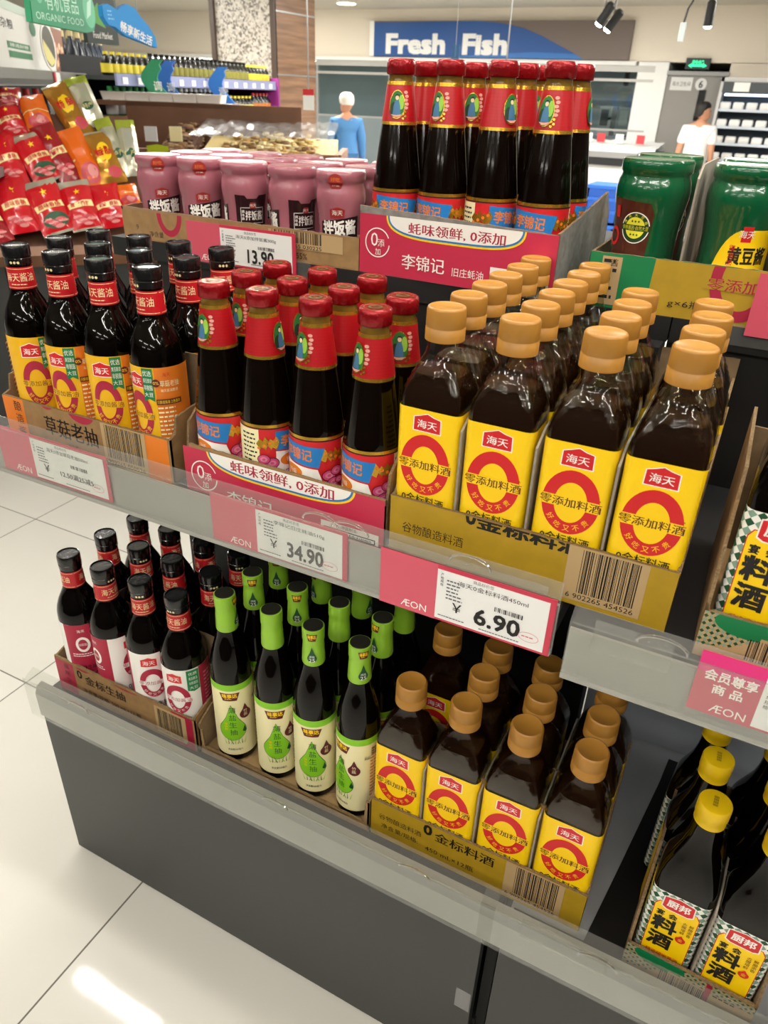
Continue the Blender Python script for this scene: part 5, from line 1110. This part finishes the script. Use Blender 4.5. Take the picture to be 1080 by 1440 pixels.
# --- bulk bins of dried goods
wood_d = mat('bin_walnut', '6e4a34', .45, noise=.3, nscale=8); wood_l = mat('bin_oak', '8f6448', .45, noise=.3, nscale=8)
def bin_unit(name, label, pxa, pxb, py_front, d0, depth, z, back_h, m):
    A, B = bg(pxa, 200, d0), bg(pxb, 200, d0); A.z = B.z = 0; W_ = (B-A).length; C_ = (A+B)/2
    t = tag(empty(name, (C_.x, C_.y, 0), YAW), label, 'bin')
    MB().box(-W_/2, 0, 0, W_/2, .03, z).build('front_board', m, t, smooth=False)
    MB().box(-W_/2, .03, 0, W_/2, depth, z-.07).build('bin_floor', wood_d, t, smooth=False)
    MB().box(-W_/2, depth, 0, W_*.30, depth+.03, z+back_h).build('back_board', wood_d, t, smooth=False)
    for sg in (-1, 1): MB().box(sg*W_/2-.015, .03, 0, sg*W_/2+.015, depth, z).build('end_board', m, t, smooth=False)
    return C_, W_
C_, W_ = bin_unit('bulk_bin', 'walnut bulk bin of dried goods behind the pink jars', 130, 475, 203, 3.9, .55, 1.035, .185, wood_l)
def heap(name, label, x0, x1, y0, y1, z, h, cols, n, sz, flat, seed, kind):
    r = random.Random(seed); b = MB()
    for k in range(n):
        u, v = r.random(), r.random(); x = x0+(x1-x0)*u; y = y0+(y1-y0)*v; zz = z+h*v**.7*(1-abs(2*u-1)**4)*r.uniform(.6, 1)
        s_ = sz*r.uniform(.6, 1.3); b.ball((x, y, zz), s_, s_*r.uniform(.6, 1), s_*flat*r.uniform(.6, 1.4), r.randrange(len(cols)), 7, 4)
    m_ = MB; b.quadbox([(x0, y0, z-.03), (x1, y0, z-.03), (x1, y1, z-.03), (x0, y1, z-.03), (x0, y0, z), (x1, y0, z), (x1, y1, z+h*.8), (x0, y1, z+h*.8)], 0)
    o = b.build(name, cols, None, (C_.x, C_.y, 0)); o.rotation_euler = (0, 0, YAW); tag(o, label, kind, kind='stuff'); return o
heap('dried_mushrooms', 'brown heap of dried mushrooms in the bulk bin', -W_*.5+.26, -W_*.14, .05, .5, .98, .16, [mat('mush_a', '573a2b', .9), mat('mush_b', '80603f', .9), mat('mush_c', 'a08566', .9), mat('mush_d', '3f2a20', .9)], 420, .022, .5, 3, 'mushrooms')
heap('dried_beancurd', 'pale yellow heap of dried goods in the bulk bin', -W_*.10, W_*.47, .05, .5, .98, .12, [mat('curd_a', 'd9c48c', .8), mat('curd_b', 'e8dcb0', .8), mat('curd_c', 'b8945a', .8), mat('curd_d', '8a6a48', .8)], 520, .021, .5, 4, 'dried goods')
rr_ = random.Random(9); b = MB(); n = 26
G = [[(-W_*.13+W_*.60*i/n, .12+.42*j/7, 1.085+.055*j/7+.018*rr_.random()) for i in range(n+1)] for j in range(8)]
for j in range(7):
    for i in range(n): k = len(b.v); b.v += [G[j][i], G[j][i+1], G[j+1][i+1], G[j+1][i]]; b.f.append([k, k+1, k+2, k+3]); b.m.append(0)
o = b.build('plastic_cover', clear_mat('cover_film', 'f4f4f0', .15, .10, .7, bump=.5, bscale=30, haze=.10), None, (C_.x, C_.y, 0), recalc=False); o.rotation_euler = (0, 0, YAW); tag(o, 'crumpled clear plastic sheet over the pale dried goods', 'plastic sheet')
for px, lb, m_ in ((212, 'small white card with green edge among the dried mushrooms', lab_w), (247, 'small cream card lying on the dried mushrooms', cream)):
    P = bg(px, 186, 4.02); t = tag(empty('bin_card', (P.x, P.y, P.z-.04), YAW), lb, 'card'); MB().box(-.03, -.003, 0, .03, .003, .065).build('card', m_, t, smooth=False)
P = bg(222, 212, 3.86); t = tag(empty('bin_sticker', (P.x, P.y, P.z), YAW), 'lime green ticket on the front board of the bulk bin', 'price tag'); p = Print(); p.poly([(-.05, -.02), (.05, -.02), (.052, .02), (0, .028), (-.052, .02)], 0); p.build('ticket', [mat('ticket_lime', 'c6d62a', .4)], t, on_front(0, .0), smooth=False)
rr_ = random.Random(12)
for k, px in enumerate((395, 432, 468)):
    P = bg(px, 214, 3.45); t = tag(empty('clear_bag', (P.x, P.y, .93), YAW+.3*k), f'clear plastic bag of dried goods behind the pink jars, {COLN[k]} towards the fish counter', 'bag', 'clear bags of dried goods'); b = MB(); R = []
    for z, f in ((0, .9), (.03, 1), (.06, .85), (.075, .4)): R.append([(.075*f*math.cos(2*PI*j/14)*(1+.12*rr_.uniform(-1, 1)), .05*f*math.sin(2*PI*j/14)*(1+.12*rr_.uniform(-1, 1)), z) for j in range(14)])
    b.rings(R).build('film', clear_mat('bag_film%d' % k, 'eef2f0', .12, .15, .8, bump=.5, bscale=60, haze=.35), t); b = MB(); b.rings([[(x*.9, y*.9, z*.8) for x, y, z in q] for q in R]).build('contents', mat('bag_goods', 'c9b48e', .8), t)
A, B = bg(345, 220, 3.3), bg(505, 220, 3.3); A.z = B.z = 0
t = tag(empty('display_table', tuple((A+B)/2), YAW), 'low walnut table holding clear bags behind the pink jars', 'table'); W2 = (B-A).length
MB().box(-W2/2, -.02, .88, W2/2, .36, .93).build('table_top', wood_l, t, smooth=False); MB().box(-W2/2+.02, 0, 0, W2/2-.02, .34, .88).build('table_base', wood_d, t, smooth=False)
# white trays along the top of the bin's back board
bin_o = [o for o in COL.objects if o.name.startswith('bulk_bin')][0]
MB().box(-W_/2-.16, .55, 1.20, -W_*.02, .80, 1.222).build('ledge_board', wood_d, bin_o, smooth=False)
for k in range(5):
    x = -W_*.5-.08+k*.128; t = tag(empty('foam_tray', tuple(C_+RGT*x+FWD*.69+UP*1.2225), YAW), f'white foam tray on the ledge behind the bulk bin, {COLN[k]} from the snack bags', 'tray', 'white trays behind the bulk bin')
    MB().rr([(.062, .075, .01, 0), (.070, .085, .012, .035), (.074, .089, .012, .04), (.066, .081, .012, .04), (.058, .072, .01, .012)], n=3).build('tray_shell', mat('foam_white', 'f7f7f2', .6), t)
# ---------------------------------------------------------------- snack bags on the sloping rack
NV = Vector((.62, -.56, .55)).normalized(); UV = Vector((.67, .74, 0)).normalized(); UV = (UV-NV*UV.dot(NV)).normalized(); VV = NV.cross(UV)
P0 = at(95, 230, 1.5)
def on_rack(px, py, lift=0):
    d = _fw + _r*((px-540)/FPX) - _u*((py-720)/FPX)
    return CAM + d*((P0+NV*lift-CAM).dot(NV)/d.dot(NV))
foil_red = mat('bag_red', 'c40f1e', .22, coat=.6); foil_or = mat('bag_orange', 'e2660c', .25, coat=.5); foil_gold = mat('bag_gold', 'c08a34', .22, .6); foil_sil = mat('bag_silver', 'cfcdb8', .2, .55); foil_lime = mat('bag_lime', 'a8b83a', .22, .4); foil_drk = mat('bag_dark_red', '94101c', .25, coat=.4)
meat = mat('meat_pink', 'c4414e', .4); meat2 = mat('meat_pale', 'd98a86', .4); ban = mat('bag_banner', 'efe2a0', .4)
BG = [foil_red, foil_or, foil_gold, foil_sil, foil_lime, foil_drk, meat, meat2, ban, yel, dgreen]
rack = tag(empty('snack_rack', tuple(Vector((P0.x, P0.y, 0)))), 'sloping rack of snack bags beyond the dark soy carton', 'rack')
uhi = (on_rack(196, 260)-P0).dot(UV)
def rk(u, v, l): return P0+UV*u+VV*v+NV*l-Vector((P0.x, P0.y, 0))
vhi = (on_rack(95, 150)-P0).dot(VV)
lo_e = on_rack(80, 345); vlo = (lo_e-P0).dot(VV)
b = MB(); b.quadbox([rk(-1.2, vlo-.02, -.07), rk(uhi, vlo-.02, -.07), rk(uhi, vhi, -.07), rk(-1.2, vhi, -.07), rk(-1.2, vlo-.02, -.05), rk(uhi, vlo-.02, -.05), rk(uhi, vhi, -.05), rk(-1.2, vhi, -.05)]); b.build('rack_board', wood_d, rack, smooth=False)
b = MB(); b.quadbox([rk(-1.2, vlo-.05, -.07), rk(uhi, vlo-.05, -.07), rk(uhi, vlo-.05, .03), rk(-1.2, vlo-.05, .03), rk(-1.2, vlo-.015, -.07), rk(uhi, vlo-.015, -.07), rk(uhi, vlo-.015, .03), rk(-1.2, vlo-.015, .03)]); b.build('rack_lip', wood_l, rack, smooth=False)
q0 = rk(-1.2, vlo-.05, -.02); q1 = rk(uhi, vlo-.05, -.02)
b = MB(); nh = Vector((NV.x, NV.y, 0)).normalized(); b.quadbox([Vector((q0.x, q0.y, 0))-nh*.20, Vector((q1.x, q1.y, 0))-nh*.20, Vector((q1.x, q1.y, 0))-nh*.40, Vector((q0.x, q0.y, 0))-nh*.40, q0-nh*.06, q1-nh*.06, q1-nh*.40, q0-nh*.40]); b.build('rack_base', base_m, rack, smooth=False)
def bag(q, lift, kind, label, seed):
    """q: the four corners (top-left, top-right, bottom-right, bottom-left) as they lie on the rack."""
    T = [on_rack(a, c_, lift) for a, c_ in q]; C0 = sum(T, Vector())/4
    r = random.Random(seed); ns = []
    Wp = ((T[1]-T[0]).length+(T[2]-T[3]).length)/2; Hp = ((T[3]-T[0]).length+(T[2]-T[1]).length)/2
    vy = ((T[0]+T[1])-(T[2]+T[3])).normalized(); nx = NV; ux = vy.cross(nx).normalized()
    # a true rectangle lying on the slope
    Wp = abs((T[1]-T[0]).dot(ux))*.5+abs((T[2]-T[3]).dot(ux))*.5; Hp = abs(((T[0]+T[1])-(T[2]+T[3])).dot(vy))/2
    Wp *= 1.12; Hp *= 1.12
    ph = [r.uniform(0, 6) for _ in range(6)]
    def hgt(s, v): 
        e = (1-abs(2*s-1)**3.0)*(1-abs(2*v-1)**3.5); w = .0035*math.sin(s*14+ph[0])*math.sin(v*4+ph[1])+.0025*math.sin(v*19+ph[2]+3*s)
        return .026*e+w*(.35+.65*e)
    t = tag(empty('snack_bag', tuple(C0)), label, 'snack bag', 'snack bags on the sloping rack')
    def fn(u, v, l): s, w = u/Wp+.5, v/Hp+.5; return ux*u+vy*v+nx*(hgt(s, w)+l*2.2)
    def fb_(u, v, l): s, w = u/Wp+.5, v/Hp+.5; return ux*u+vy*v-nx*(hgt(s, w)*.5+.001)
    st = max(Wp, Hp)/12
    p = Print(); p.rect(-Wp/2, -Hp/2, Wp/2, Hp/2, 3 if kind in 'ABs' else (2 if kind == 'g' else 0)); p.build('bag_back', BG, t, fb_, cu=st, cv=st)
    p = Print(); x, y = Wp/2, Hp/2; base = {'A': 0, 'B': 0, 'R': 0, 'D': 5, 'o': 1, 'g': 2, 's': 3}[kind]
    p.rect(-x, -y, x, y, base)
    if kind in 'AB': p.rect(-x, y*.72, x, y, 3); p.rect(-x, -y, x, -y*.93, 3)
    if kind == 's': p.rect(-x, y*.62, x, y, 4); p.ell(0, -y*.3, x*.5, y*.16, 10); p.text('特产', 0, -y*.3, y*.18, 8)
    if kind == 'g': p.rect(-x, y*.9, x, y, 3); p.ell(0, y*.1, x*.5, y*.35, 9); p.text('香肠', 0, y*.12, y*.3, 0, bold=.03); p.ell(x*.3, -y*.65, x*.5, y*.2, 6)
    if kind == 'o': p.rect(-x, -y*.1, x, -y*.05, 8); p.ell(0, -y*.62, x*.8, y*.32, 6); p.ell(x*.2, -y*.6, x*.4, y*.2, 7)
    if kind in 'ABRD':
        p.text('★', 0, y*.45, y*.24, 9); p.poly([(-x*.85, y*.02), (x*.8, y*.10), (x*.85, -y*.14), (-x*.8, -y*.20)], 8); p.text('腊味香肠', 0, -y*.05, y*.17, 0, w=x*1.3, bold=.02)
        if kind == 'A': p.ell(x*.05, -y*.58, x*.75, y*.28, 10)
        for k in range(7): p.ell(x*(-.45+.15*k), -y*(.52+.07*k % .3), x*.30, y*.055, 6 if k % 2 else 7, 12)
    p.build('bag_front', BG, t, fn, cu=st, cv=st)
K_ = 1/4.5
bags = [([(-30,1140),(120,1140),(260,1440),(40,1470)], .03, 'R', 'big red snack bag in the bottom row, second from the near end'), ([(140,1165),(345,1160),(480,1450),(275,1470)], .03, 'A', 'red bag with silver top in the bottom row behind the dark soy caps'),
 ([(375,1165),(550,1160),(640,1430),(470,1450)], .03, 'B', 'red bag with silver top, third along the bottom row'), ([(560,1190),(740,1170),(800,1420),(650,1430)], .022, 'R', 'red bag at the far end of the bottom row'),
 ([(720,1165),(850,1180),(885,1285),(760,1300)], .012, 'o', 'orange bag low at the far end near the pink jars'), ([(-230,1290),(-30,1290),(90,1520),(-110,1540)], .03, 'D', 'dark red bag at the near end of the bottom row'),
 ([(-70,860),(60,860),(195,1150),(20,1160)], .015, 'R', 'red bag with cream banner at the near end of the middle row'), ([(70,870),(255,865),(400,1125),(215,1140)], .015, 'A', 'red bag with silver seal in the middle row'),
 ([(190,810),(335,810),(520,1120),(380,1135)], .012, 'D', 'dark red bag in the middle row before the orange one'), ([(350,830),(520,840),(670,1150),(540,1160)], .013, 'o', 'bright orange bag in the middle row'),
 ([(520,850),(700,850),(790,1140),(650,1150)], .015, 'g', 'gold sausage bag in the middle row'), ([(590,765),(700,775),(850,1090),(760,1110)], .005, 's', 'silver bag with lime top beside the gold one'), ([(725,765),(850,790),(890,1080),(800,1110)], .008, 's', 'silver bag with lime top at the far end of the middle row'),
 ([(-30,530),(110,590),(150,690),(-30,670)], .0, 'D', 'dark red packet at the near end of the top row'), ([(-50,670),(90,670),(190,850),(20,870)], .002, 'B', 'red and silver bag below the dark red packet'),
 ([(120,620),(260,610),(335,800),(180,815)], .0, 'o', 'orange bag in the top row'), ([(250,540),(430,560),(590,830),(450,850)], -.01, 'g', 'tall gold brown bag in the top row'), ([(410,510),(540,500),(660,770),(540,800)], -.012, 's', 'tall silver bag with lime top in the top row')]
for k, (q, lf, kd, lb) in enumerate(bags): bag([(a*K_, c_*K_) for a, c_ in q], lf, kd, lb, k)
